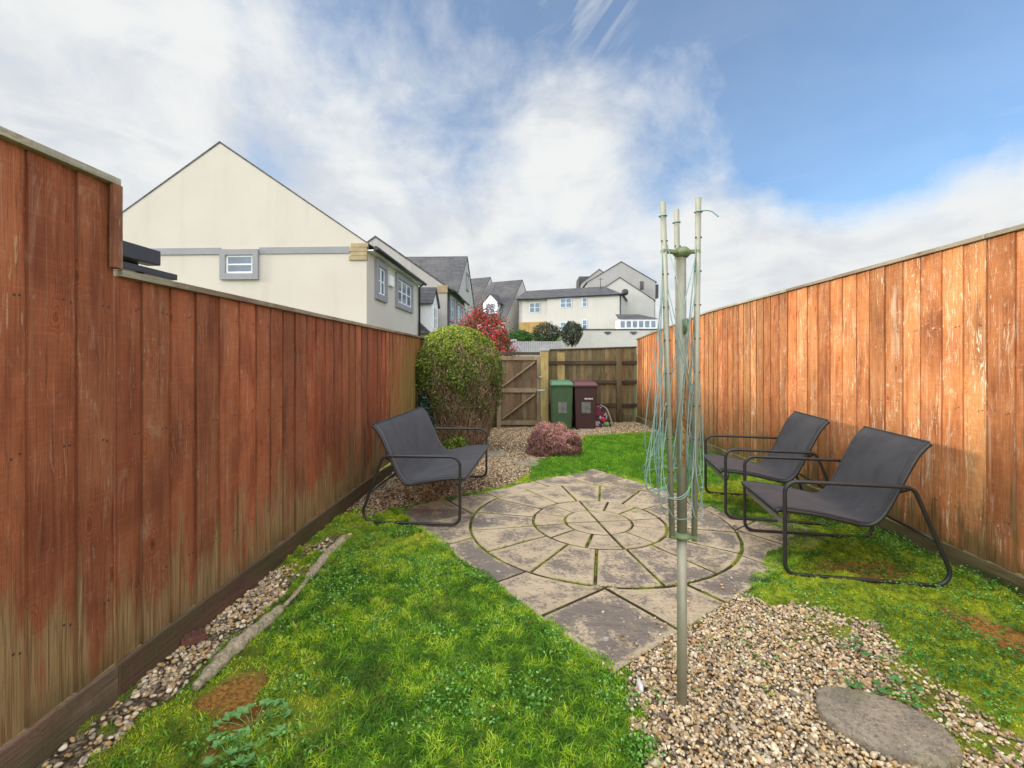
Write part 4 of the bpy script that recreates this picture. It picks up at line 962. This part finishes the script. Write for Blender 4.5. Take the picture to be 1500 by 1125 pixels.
def bush(name, c, rx, ry, H, n, size, pal, label, cat, group=None, low=.0, sticksn=0, stem=True, asp=.5, top=None, core=True, shape=2.2, spiky=0.0, seed=0, core_mat='bark', in_=.16, topk=.9):
    r = empty(name, c, label, cat, group)
    u = rng.normal(size=(n, 3)); u /= np.linalg.norm(u, axis=1, keepdims=True); u[:, 2] = np.where(u[:, 2] < low, np.abs(u[:, 2])*.9, u[:, 2])
    lump = 1+.30*(fbm(u[:, 0]*2+c[0]+9, u[:, 2]*2+u[:, 1]*1.3+seed, 1.6, 3, 3+seed)-.5)*2
    d = (1-np.abs(rng.normal(0, in_, n)))*lump+spiky*np.abs(rng.normal(0, .1, n))
    P = np.stack([u[:, 0]*rx*d, u[:, 1]*ry*d, H*.5+u[:, 2]*H*.5*d], 1) if low < -.5 else np.stack([u[:, 0]*rx*d, u[:, 1]*ry*d, .02+np.abs(u[:, 2])*H*d], 1)
    N = u+rng.normal(0, .7, (n, 3)); t = P[:, 2]/H
    pal = np.array(pal); q = rng.integers(0, len(pal), n); col = pal[q]
    if top is not None:
        tp = np.array(top); f = ss(t+rng.normal(0, .12, n)+.35*(fbm(u[:, 0]*3+4, u[:, 1]*3+u[:, 2]*3, 1.5, 2, 6)-.5)*2, .42, .62); k = rng.random(n) < f*topk; col = np.where(k[:, None], tp[rng.integers(0, len(tp), n)], col)
    V, Fc, Cc = leaves(P, rng.uniform(.6, 1.3, n)*size, N, col*rng.uniform(.65, 1.25, (n, 1)), asp)
    np_mesh('foliage', V, Fc, 'leafm', r, col=Cc, world=False)
    if stem:
        m = MB()
        for k in range(7):
            a = 2*PI*k/7; m.tube(catmull([(.04*math.cos(a), .04*math.sin(a), -.15), (rx*.3*math.cos(a), ry*.3*math.sin(a), H*.4), (rx*.6*math.cos(a+.2), ry*.6*math.sin(a+.2), H*.75)], 4), [.03*max(H, .5)/2*(1-.08*i) for i in range(9)], 6)
        m.build('trunk', 'bark', r, False)
    return r
hx = atY(814, 640, 6.75)[0]
bush('heather_bush', (hx, 6.78, -.05), .42, .38, .48, 17000, .034, [(.42, .19, .18), (.58, .25, .29), (.16, .15, .05), (.28, .15, .09), (.08, .07, .04)], 'low pink and purple heather mound at the corner of the far lawn', 'shrub', low=0, top=[(.78, .42, .46), (.66, .28, .40), (.74, .46, .32), (.38, .26, .13)], asp=.35, spiky=.35, in_=.13)
ph = atY(706, 480, 12.3)
bush('red_leaved_shrub', (ph[0], 12.3, -.5), .92, .75, 3.2, 17000, .095, [(.03, .06, .02), (.05, .10, .03), (.10, .15, .05)], 'red-leaved shrub with dark green lower leaves behind the garden gate', 'shrub', low=-1, top=[(.62, .05, .07), (.75, .13, .14), (.45, .04, .05), (.20, .13, .05)], asp=.38, spiky=.9, seed=5, topk=.74, in_=.2)
bush('ivy_plant', (XL+.16, 6.55, -.02), .15, .30, .95, 2600, .045, [(.02, .05, .03), (.04, .09, .05), (.07, .12, .08)], 'dark ivy climbing between the red fence and the tall shrub', 'ivy', low=-1, asp=.8)
bush('low_yellow_shrub', (-1.02, 6.15, -.02), .24, .2, .34, 1400, .035, [(.30, .34, .03), (.10, .18, .02), (.05, .10, .02)], 'small yellow-green plant behind the bench seat', 'plant', low=0, asp=.7, core=False)
# far trees and hedge
h1 = atY(763, 490, 41); bush('hedge', (h1[0], 41, h1[2]-1.0), 1.15, .9, 1.45, 2500, .16, [(.03, .10, .02), (.05, .14, .02), (.08, .19, .03)], 'clipped bright green hedge below the pale houses', 'hedge', low=-1)
for (px_, py_, w_, h_, lab, s_) in ((801, 487, 1.45, 2.1, 'dark broad evergreen tree in front of the pale houses, left of its narrower neighbour', 1), (838, 489, 1.05, 2.4, 'dark narrow evergreen tree in front of the pale retaining wall', 4)):
    p = atY(px_, py_+14, 43); bush('evergreen_tree', (p[0], 43, p[2]-.2), w_, w_*.9, h_, 3200, .17, [(.02, .035, .02), (.04, .06, .03), (.07, .09, .05), (.10, .10, .05)], lab, 'tree', 'dark trees below the far houses', low=-1, seed=s_)
# ------------------------------------------------------------------ houses
def win(root, O, u, n, u0, u1, z0, z1, cols=2, rows=2, sur=.14, frame='upvc', sm='surround', name='window'):
    fr = MB()
    if sur:
        for a in ((u0-sur, u1+sur, z1, z1+sur), (u0-sur, u1+sur, z0-sur*1.1, z0), (u0-sur, u0, z0, z1), (u1, u1+sur, z0, z1)): fr.fbox(O, u, n, *a, -.02, .075)
        w = fr.build('window_surround', sm, root)
    fr = MB(); t = .055
    for a in ((u0, u1, z1-t, z1), (u0, u1, z0, z0+t), (u0, u0+t, z0+t, z1-t), (u1-t, u1, z0+t, z1-t)): fr.fbox(O, u, n, *a, -.02, .022)
    for c in range(1, cols): x = u0+(u1-u0)*c/cols; fr.fbox(O, u, n, x-.04, x+.04, z0+t, z1-t, -.02, .0225)
    for c in range(cols):
        a = u0+(u1-u0)*c/cols; b = u0+(u1-u0)*(c+1)/cols
        for q in range(1, rows): z = z0+(z1-z0)*q/rows; fr.fbox(O, u, n, a+.045, b-.045, z-.02, z+.02, -.02, .019)
    wf = fr.build(name, frame, root)
    g = MB(); g.fbox(O, u, n, u0+.01, u1-.01, z0+.01, z1-.01, -.02, .008); g.build('pane', 'glass', wf)
def gable(root, x0, x1, y0, y1, zb, ze, zr_, ridge='y', wall='cream', roof='slate', ov=.12, th=.10, verge=.04, hip=None):
    """gable block; ridge runs along 'y' or 'x'"""
    if ridge == 'y':
        xm = (x0+x1)/2; m = MB(); m.prism([(x0, y0, zb), (x1, y0, zb), (x1, y0, ze), (xm, y0, zr_), (x0, y0, ze)], (0, y1-y0, 0)); m.build('wall', wall, root)
        m = MB(); sl = (zr_-ze)/(x1-xm)
        for s_ in (-1, 1):
            xe = x1+ov if s_ > 0 else x0-ov; z_e = ze-sl*ov
            m.prism([(xm, y0-verge, zr_+.005), (xe, y0-verge, z_e+.005), (xe, y0-verge, z_e+th), (xm, y0-verge, zr_+th+.02)], (0, y1-y0+2*verge, 0))
        return m.build('roof', roof, root)
    ym = (y0+y1)/2; m = MB(); m.prism([(x0, y0, zb), (x0, y1, zb), (x0, y1, ze), (x0, ym, zr_), (x0, y0, ze)], (x1-x0, 0, 0)); m.build('wall', wall, root)
    m = MB(); sl = (zr_-ze)/(ym-y0)
    for s_ in (-1, 1):
        ye = y1+ov if s_ > 0 else y0-ov; z_e = ze-sl*ov
        m.prism([(x0-verge, ym, zr_+.005), (x0-verge, ye, z_e+.005), (x0-verge, ye, z_e+th), (x0-verge, ym, zr_+th+.02)], (x1-x0+2*verge, 0, 0))
    return m.build('roof', roof, root)
# house A
YA = 11.6; xa1 = atY(537, 355, YA)[0]; rdg = atY(322, 207, YA); zeA = atY(537, 356, YA)[2]; xa0 = 2*rdg[0]-xa1; yA1 = 17.1
hA = empty('house', (rdg[0], YA, -.5), 'large cream rendered house with a plain gable wall and one small window', 'house')
gable(hA, xa0, xa1, YA, yA1, -1, zeA, rdg[2]-.05, 'y', 'cream', 'slate', .22, .035, .012)
O = (0, YA, 0); u = (1, 0, 0); n_v = (0, -1, 0)
zs0 = atY(400, 372, YA)[2]; zs1 = atY(400, 362.5, YA)[2]; ax = lambda px, py=380: atY(px, py, YA)
m = MB(); 
wx0, wx1 = ax(332)[0], ax(372)[0]; wz0, wz1 = ax(352, 401)[2], ax(352, 374)[2]
m.fbox(O, u, n_v, xa0+.01, wx0-.16, zs0, zs1, -.02, .035); m.fbox(O, u, n_v, wx1+.16, ax(512)[0], zs0, zs1, -.02, .028); m.build('string_course', 'surround', hA)
win(hA, O, u, n_v, wx0, wx1, wz0, wz1, 1, 2, .15)
m = MB(); q0 = ax(512)[0]
for k in range(4): m.fbox(O, u, n_v, q0+(.05 if k % 2 else 0), xa1+.02+.03*(k == 3), zs1-.37+k*.115, zs1-.26+k*.115, -.05, .045, .006)
m.build('stone_corbel', 'quoin', hA)
Os = (xa1, 0, 0); us = (0, 1, 0); ns = (1, 0, 0)
win(hA, Os, us, ns, 12.35, 13.0, 3.32, 4.12, 2, 2, .16); win(hA, Os, us, ns, 14.25, 15.95, 3.32, 4.12, 3, 2, .16)
m = MB(); m.fbox(Os, us, ns, 13.35, 13.75, 3.72, 4.05, -.02, .09, .01); m.build('meter_box', 'upvc', hA)
m = MB(); m.tube([(xa1+.26, YA-.02, zeA-.14), (xa1+.26, yA1+.1, zeA-.14)], .06, 10); m.build('gutter', 'black', hA)
m = MB(); m.box(xa1+.0, xa1+.19, YA+.01, yA1, zeA-.21, zeA-.17); m.build('soffit', 'upvc', hA)
m = MB(); m.tube([(xa1+.07, yA1-.1, -1), (xa1+.07, yA1-.1, zeA-.3), (xa1+.24, yA1-.1, zeA-.15)], .04, 8); m.build('downpipe', 'black', hA)
# link with dormer between A and B
YBh = 19.0
lk = empty('porch_extension', (-4.6, 18, -.5), 'low slate-roofed link with a small white gabled dormer between two cream houses', 'extension')
m = MB(); m.box(-7, -3.95, 17.12, 18.98, -1, 2.35); m.build('wall', 'cream2', lk)
m = MB(); m.prism([(-3.75, 17.11, 2.25), (-3.75, 18.99, 2.25), (-5.2, 18.99, 3.6), (-5.2, 17.11, 3.6)], (.0, 0, .1)); m.build('roof', 'slate', lk)
m = MB(); m.prism([(-3.92, 17.45, 2.5), (-3.92, 18.65, 2.5), (-3.92, 18.65, 3.75), (-3.92, 18.05, 4.35), (-3.92, 17.45, 3.75)], (-1.3, 0, 0)); dm = m.build('dormer', 'upvc', lk)
m = MB(); 
for s_ in (-1, 1): m.prism([(-3.84, 18.05, 4.36), (-3.84, 18.05+s_*.72, 3.64), (-3.84, 18.05+s_*.72, 3.71), (-3.84, 18.05, 4.45)], (-1.5, 0, 0))
m.build('dormer_roof', 'slate', dm)
win(lk, (-3.92, 0, 0), us, ns, 17.75, 18.35, 2.7, 3.6, 2, 2, 0)
# house B
xb1 = atY(655, 420, YBh)[0]; rb = atY(550, 348, YBh); zeB = atY(655, 421, YBh)[2]
hB = empty('house', (rb[0], YBh, 0), 'second cream gabled house with stained wall and tan corner stone, just behind the slate link', 'house')
gable(hB, 2*rb[0]-xb1, xb1, YBh, 24.2, -1, zeB, rb[2], 'y', 'dirtywall', 'slate', .2, .07, .02)
O = (0, YBh, 0); m = MB(); m.fbox(O, u, n_v, atY(641, 420, YBh)[0], xb1+.02, atY(650, 429, YBh)[2], atY(650, 418, YBh)[2], -.05, .045, .01); m.build('stone_corbel', 'quoin', hB)
m = MB(); m.fbox(O, u, n_v, -10, atY(641, 420, YBh)[0], zeB-.12, zeB+.0, -.02, .028); m.build('string_course', 'surround', hB)
Os = (xb1, 0, 0); win(hB, Os, us, ns, 19.6, 20.5, 3.3, 4.2, 2, 2, .12, 'bluepvc'); win(hB, Os, us, ns, 21.4, 22.9, 3.3, 4.2, 3, 2, .12, 'bluepvc'); win(hB, Os, us, ns, 21.0, 22.2, .9, 2.0, 2, 2, .12)
m = MB(); m.tube([(xb1+.24, YBh, zeB-.12), (xb1+.24, 24.2, zeB-.12)], .06, 8); m.build('gutter', 'black', hB)
m = MB(); m.tube([(xb1+.05, YBh+.1, -1), (xb1+.05, YBh+.1, zeB-.2)], .045, 8); m.build('downpipe', 'black', hB)
# house C
hC = empty('house', (-7, 28, .5), 'house with broad dark slate roof facing the garden behind the second gabled house', 'house')
zr_c = atY(682, 378, 28)[2]; zec = atY(672, 425, 24.6)[2]
gable(hC, -10.5, -4.0, 24.6, 31.4, 0, zec, zr_c, 'x', 'cream2', 'slate', .25, .10, .05)
win(hC, (-4.0, 0, 0), us, ns, 25.6, 27.0, 3.2, 4.3, 2, 2, .12, 'bluepvc'); win(hC, (-4.0, 0, 0), us, ns, 28.6, 29.8, 3.2, 4.3, 2, 2, .12, 'bluepvc'); win(hC, (-4.0, 0, 0), us, ns, 27.6, 28.4, 6.0, 6.9, 2, 2, .1)
def rgable(name, lab, rend, length, run, ze, zr_, zb, ang, wall):
    """gable house whose ridge right end is at rend, built in local axes then turned"""
    r = empty(name, (rend[0], rend[1], 0), lab, 'house', None, ang)
    ym = 0; m = MB(); m.prism([(-length, -run, zb), (-length, run, zb), (-length, run, ze), (-length, 0, zr_), (-length, -run, ze)], (length, 0, 0)); m.build('wall', wall, r, False)
    m = MB(); sl = (zr_-ze)/run
    for s_ in (-1, 1): m.prism([(-length-.05, 0, zr_+.005), (-length-.05, s_*(run+.25), ze-sl*.25+.005), (-length-.05, s_*(run+.25), ze-sl*.25+.12), (-length-.05, 0, zr_+.15)], (length+.1, 0, 0))
    m.build('roof', 'slate', r, False)
    return r
def lwin(root, u0, u1, z0, z1, yf, cols=2, rows=2, sur=.12, frame='bluepvc'):
    """window on the -y face of a turned house (local coordinates)"""
    O = Vector((0, yf, 0)); 
    fr = MB(); t = .07
    for a in ((u0, u1, z1-t, z1), (u0, u1, z0, z0+t), (u0, u0+t, z0+t, z1-t), (u1-t, u1, z0+t, z1-t)): fr.fbox(O, (1, 0, 0), (0, -1, 0), *a, -.02, .06)
    for c in range(1, cols): x = u0+(u1-u0)*c/cols; fr.fbox(O, (1, 0, 0), (0, -1, 0), x-.05, x+.05, z0+t, z1-t, -.02, .062)
    for q in range(1, rows): z = z0+(z1-z0)*q/rows; fr.fbox(O, (1, 0, 0), (0, -1, 0), u0+t, u1-t, z-.03, z+.03, -.02, .055)
    w = fr.build('window', frame, root, False)
    g = MB(); g.fbox(O, (1, 0, 0), (0, -1, 0), u0+.01, u1-.01, z0+.01, z1-.01, -.02, .03); g.build('pane', 'glass', w, False)
p = atY(718, 407, 66); rgable('house', 'slate-roofed house end between the broad roof and the dormered house', p, 7.5, 5.2, p[2]-6.3, p[2], 2, R(-24), 'cream2')
p = atY(765, 411, 63); hE = rgable('house', 'dark slate-roofed house with a small white gabled dormer above the red shrub', p, 5.15, 5.4, p[2]-6.1, p[2], 2, R(-24), 'cream2')
m = MB(); zd = p[2]-4.3; m.prism([(-3.85, -4.6, zd-1.1), (-1.6, -4.6, zd-1.1), (-1.6, -4.6, zd+.75), (-2.72, -4.6, zd+1.85), (-3.85, -4.6, zd+.75)], (0, 3.6, 0)); dm = m.build('dormer', 'upvc', hE, False)
m = MB()
for s_ in (-1, 1): m.prism([(-2.72, -4.72, zd+1.88), (-2.72+s_*1.4, -4.72, zd+.5), (-2.72+s_*1.4, -4.72, zd+.64), (-2.72, -4.72, zd+2.03)], (0, 3.8, 0))
m.build('dormer_roof', 'slate', dm, False)
lwin(hE, -3.4, -2.05, zd-.75, zd+.6, -4.6)
# house F long pale house
pF = atY(758, 439, 57); angF = R(-17.5); LF = 13.2
hF = empty('house', (pF[0], pF[1], 0), 'long pale two-storey house with hipped slate roof across the background', 'house', None, angF)
zeF = pF[2]; zbF = 3.0; zrF = zeF+1.75
m = MB(); m.box(4.0, LF, 0, 8, zbF, zeF); m.build('wall', 'cream2', hF, False)
m = MB(); m.box(0, 3.999, .35, 7.9, zbF, zeF); m.build('recessed_wall', 'quoin' if 0 else 'cream2', hF, False)
b = bmesh.new(); vs = [b.verts.new(q) for q in [(-.2, -.3, zeF), (LF+.3, -.3, zeF), (LF+.3, 8.3, zeF), (-.2, 8.3, zeF), (-.2, 4, zrF), (LF-2.6, 4, zrF)]]
for f in ((0, 1, 5, 4), (1, 2, 5), (2, 3, 4, 5), (3, 0, 4), (0, 3, 2, 1)): b.faces.new([vs[i] for i in f])
mm = MB(); mm.b.free(); mm.b = b; mm.build('roof', 'slate', hF, False)
m = MB(); m.tube([(-.1, -.32, zeF+.0), (LF+.2, -.32, zeF+.0)], .07, 6); m.build('gutter', 'black', hF, False)
m = MB(); m.tube([(.12, .2, zbF), (.12, .2, zeF)], .06, 6); m.build('downpipe', 'black', hF, False)
m = MB(); m.tube([(LF-.1, -.1, zbF), (LF-.1, -.1, zeF)], .07, 6); m.build('downpipe', 'black', hF, False)
for (a, b_, z0, z1, cols, yf) in ((1.55, 3.0, zeF-1.75, zeF-.45, 2, .35), (5.7, 7.2, zeF-1.3, zeF-.15, 2, 0), (8.5, 9.1, zeF-1.3, zeF-.15, 1, 0), (8.5, 9.1, zeF-4.1, zeF-2.9, 1, 0), (5.7, 7.2, zeF-4.1, zeF-3.1, 2, 0)):
    lwin(hF, a, b_, z0, z1, yf, cols, 2)
m = MB(); m.box(.3, 3.9, -.25, .34, zeF-4.4, zeF-3.0); m.build('timber_porch', 'timber', hF, False)
m = MB(); m.tube([(10.3, 3, zrF-.6), (10.3, 3, zrF+1.0)], .04, 5); m.tube([(10.0, 3, zrF+.8), (10.7, 3, zrF+.8)], .03, 5); m.build('aerial', 'black', hF, False)
m = MB(); m.ball((LF+.45, 0, zeF+.25), .42, 2, (1, .4, 1)); m.tube([(LF-.1, 0, zeF-.2), (LF+.45, .1, zeF+.2)], .04, 5); m.build('satellite_dish', 'black', hF, False)
# G houses (gables facing the garden)
for (px_, py_, Yg, pe, pye, dep, wall, lab) in ((910, 384, 62, 960, 413, 10, 'greywall', 'tallest grey gabled house at the back right'), (908, 407, 58.5, 958, 440, 3.3, 'cream2', 'pale gabled house in front of the tallest grey gable'), (878, 395, 68, 905, 415, 8, 'greywall', 'farthest grey gable peeking out left of the tallest gable')):
    pk = atY(px_, py_, Yg); e = atY(pe, pye, Yg)
    r = empty('house', (pk[0], Yg, 4), lab, 'house'); gable(r, 2*pk[0]-e[0], e[0], Yg, Yg+dep, 3, e[2], pk[2], 'y', wall, 'slate', .2, .12, .06)
    if Yg == 62:
        m = MB(); a = atY(940, 412, Yg); m.fbox((0, Yg, 0), u, n_v, a[0]-.25, a[0]+.25, a[2]-1.2, a[2], -.02, .05); m.build('vent_slot', 'slate', r)
        m = MB(); m.box(e[0]-.02, e[0]+.5, Yg+.2, Yg+1.6, e[2]-2.2, e[2]-.3); m.build('side_box', 'black', r)
    if Yg == 68:
        m = MB(); a = atY(848, 404, Yg); m.prism([(a[0], Yg+.5, a[2]-2.0), (a[0]+3, Yg+.5, a[2]-2), (a[0]+3, Yg+.5, a[2]), (a[0]+.1, Yg+.5, a[2])], (0, 4, 0)); m.build('side_roof', 'slate', r)
# conservatory and retaining wall
cv = atY(908, 480, 48); ce = atY(962, 480, 48); rv = empty('conservatory', ((cv[0]+ce[0])/2, 48, 5), 'white framed conservatory with dark roof above the retaining wall', 'conservatory')
zc0, zc1, zc2 = cv[2], atY(908, 467.5, 48)[2], atY(930, 458, 48)[2]
m = MB(); m.prism([(cv[0]-.1, 47.9, zc1), (ce[0]+.3, 47.9, zc1), (ce[0]-1.3, 50, zc2), (cv[0], 50, zc2)], (0, .6, .1)); m.build('roof', 'slate', rv)
m = MB(); m.box(cv[0], ce[0], 48.02, 50.5, zc0-2.2, zc1); m.build('wall', 'upvc', rv)
for k in range(6):
    a = cv[0]+.08+(ce[0]-cv[0])*k/6; b_ = a+(ce[0]-cv[0])/6-.22
    m = MB(); m.fbox((0, 48, 0), u, n_v, a, b_, zc0+.05, zc1-.22, -.03, .02); m.build('pane', 'glass', rv)
w0 = atY(845, 483, 46)[0]; wz1 = atY(900, 483.5, 46)[2]
rw = empty('retaining_wall', ((w0+15)/2, 46, 3), 'long pale rendered retaining wall with dark coping below the far houses', 'wall')
m = MB(); m.box(w0-1.6, 17, 46, 46.4, 2, wz1-.001); m.build('wall_face', 'cream2', rw)
m = MB(); m.box(w0-.2, 17.1, 45.93, 46.5, wz1, wz1+.13, .01); m.build('coping', 'slate', rw)
for q in (890, 928, 958):
    a = atY(q, 488, 46); m = MB(); m.fbox((0, 46, 0), u, n_v, a[0]-.33, a[0]+.33, a[2]-.02, a[2]+.16, -.02, .06); m.fbox((0, 46, 0), u, n_v, a[0]-.15, a[0]+.15, a[2]-.14, a[2]-.021, -.02, .05); m.build('vent', 'slate', rw)
a0 = atY(742, 505, 38); a1 = atY(822, 505, 38); fg = empty('fence', ((a0[0]+a1[0])/2, 38, 2.4), 'low lavender-grey painted fence in the distance below the hedge', 'fence')
m = MB(); 
xx = a0[0]
while xx < a1[0]: m.box(xx, xx+.13, 38, 38.03, 1.6, atY(780, 500, 38)[2]); xx += .16
m.build('board_panel', 'fencegrey', fg)
m = MB(); m.box(a0[0], a1[0], 38.031, 38.07, 2.7, 2.78); m.build('rail', 'fencegrey', fg)
a0 = atY(745, 497, 36); a1 = atY(757, 497, 36); m = MB(); m.box(a0[0], a1[0], 36, 36.4, 1.0, a0[2], .02); pw = m.build('wall_pier', 'fencegrey'); tag(pw, 'short pale pier at the left end of the far grey fence', 'wall')
# neighbour's dark canopy above the left fence
cn = empty('canopy', (-3.2, 3.3, 0), 'dark grey metal garden canopy corner showing over the stepped red fence', 'canopy')
def atX(px, py, Xc):
    a = (px-750)/F; d = Xc/(a*ct-st); return Vector((Xc, d*ct+a*d*st, CH+(HY-py)/F*d))
p0 = atX(100, 336, -3.0); p1 = atX(236, 384, -3.0); m = MB(); m.beam((-3.06, p0.y, 2.23), (-3.06, p1.y, 2.23), .12, .12, .008); m.build('upper_beam', 'anthracite', cn)
p1 = atX(262, 405, -3.0); m = MB(); m.beam((-3.06, p0.y, 2.115), (-3.06, p1.y+.0, 2.11), .10, .05, .006); m.build('lower_beam', 'anthracite', cn)
m = MB(); m.tube([(-3.1, atX(222, 390, -3).y, 0), (-3.1, atX(222, 390, -3).y, 2.1)], .03, 10); m.build('post', 'anthracite', cn)
m = MB(); m.beam((-3.14, p0.y, 2.16), (-3.14, p1.y-.25, 2.16), .03, .05, .004); m.build('track', 'black', cn)
# ------------------------------------------------------------------ sky and sun
SUN = Vector((-.95, -.20, math.tan(R(12)))).normalized()
w = bpy.data.worlds.new('World'); S.world = w; w.use_nodes = True; t = w.node_tree; t.nodes.clear(); n = NT(t)
out = t.nodes.new('ShaderNodeOutputWorld')
sky = t.nodes.new('ShaderNodeTexSky'); sky.sky_type = 'NISHITA'; sky.sun_disc = False
sky.sun_elevation = R(22); sky.sun_rotation = math.atan2(SUN.x, SUN.y); sky.air_density = 1.0; sky.dust_density = .6; sky.ozone_density = 2.0
d = n.n('ShaderNodeTexCoord').outputs['Generated']; dx, dy, dz = n.sep(d)
def dirv(px, py):
    v = Vector(atY(px, py, 10))-Vector((0, 0, CH)); return v.normalized()
def blob(px, py, inner, outer):
    v = dirv(px, py); dt = n.n('ShaderNodeVectorMath', {'operation': 'DOT_PRODUCT'}, _0=d, _1=tuple(v)).outputs['Value']
    return n.ramp(dt, math.cos(R(outer)), math.cos(R(inner)))
zz = n.add(n.m('MAXIMUM', dz, 0), .22); pc = n.comb(n.m('DIVIDE', dx, zz), n.m('DIVIDE', dy, zz), n.mul(dz, 2.0))
big = n.noise(pc, 1.15, 7, .58, .35); med = n.noise(d, 4.6, 9, .60, .25); fine = n.noise(n.scale(d, (1, 1, 1.6)), 11, 6, .6, .3)
f = n.add(n.mul(big, .42), n.add(n.mul(med, .60), n.mul(fine, .10)))
f = n.add(f, n.ramp(dz, .40, .02, 0, .36))
f = n.add(f, n.mul(n.ramp(dx, .25, -.6), .30)); f = n.add(f, n.ramp(dy, .2, -.4, 0, .22))
f = n.add(f, n.mul(blob(960, 200, 3, 17), .24)); f = n.add(f, n.mul(blob(1300, 350, 4, 22), .24)); f = n.add(f, n.mul(blob(700, 300, 5, 24), .12)); f = n.add(f, n.mul(blob(1500, 190, 3, 13), .14))
f = n.add(f, n.mul(blob(1120, 400, 2, 15), .16))
f = n.m('SUBTRACT', f, n.mul(blob(1180, 60, 8, 28), .22)); f = n.m('SUBTRACT', f, n.mul(blob(1220, 190, 3, 13), .20)); f = n.m('SUBTRACT', f, n.mul(blob(620, 110, 2, 17), .15)); f = n.m('SUBTRACT', f, n.mul(blob(1500, 60, 3, 20), .16))
mask = n.ramp(f, .46, .90)
# wispy streaks
sv = n.n('ShaderNodeVectorRotate', {'rotation_type': 'AXIS_ANGLE'}, Vector=pc, Angle=R(35)).outputs[0]
wisp = n.ramp(n.noise(n.scale(sv, (1.0, 7, 1)), 1.5, 6, .6, .6), .60, .85, 0, .25)
wz = n.add(blob(850, 30, 1, 9), n.mul(blob(715, 135, 1, 5), .8)); sv2 = n.n('ShaderNodeVectorRotate', {'rotation_type': 'AXIS_ANGLE'}, Vector=pc, Angle=R(-22)).outputs[0]
st2 = n.ramp(n.noise(n.scale(sv2, (9, 1.2, 1)), 1.2, 6, .65, .8), .40, .68, 0, .6)
mask = n.m('MAXIMUM', mask, n.m('MAXIMUM', n.mul(wz, st2), n.add(wisp, .17)))
cl_s = n.add(n.mul(n.noise(pc, 2.3, 6, .6, .4), .6), n.mul(med, .45))
ccol = n.mix(n.ramp(cl_s, .40, .62), (.45, .475, .52), (.585, .595, .605))
ccol = n.mix(n.ramp(dz, .35, .0, 0, .5), ccol, (.55, .56, .57))
bright = n.add(1.0, n.mul(n.m('MAXIMUM', n.mul(n.ramp(dy, .25, -.3), .6), n.ramp(dz, .64, .90)), 3.2))  # unseen clouds behind and overhead brightened, added to lift light on the ground
ccol = n.vm('MULTIPLY', ccol, n.comb(bright, bright, n.mul(bright, .98)))
skc = n.vm('MULTIPLY', sky.outputs[0], (.72, .98, 1.14))
bg1 = n.n('ShaderNodeBackground', Color=skc, Strength=.125); bg2 = n.n('ShaderNodeBackground', Color=ccol, Strength=1.0)
mx = n.n('ShaderNodeMixShader', _0=mask); t.links.new(bg1.outputs[0], mx.inputs[1]); t.links.new(bg2.outputs[0], mx.inputs[2]); t.links.new(mx.outputs[0], out.inputs[0])
sd = bpy.data.lights.new('sun', 'SUN'); sd.energy = 2.0; sd.angle = R(7); sd.color = (1, .90, .76)
so = bpy.data.objects.new('sun', sd); C.objects.link(so); so.rotation_euler = SUN.to_track_quat('Z', 'Y').to_euler()
S.view_settings.view_transform = 'Standard'; S.view_settings.look = 'None'; S.view_settings.gamma = 1; S.view_settings.exposure = 0.6
S.render.engine = 'CYCLES'
S.cycles.max_bounces = 6; S.cycles.diffuse_bounces = 3
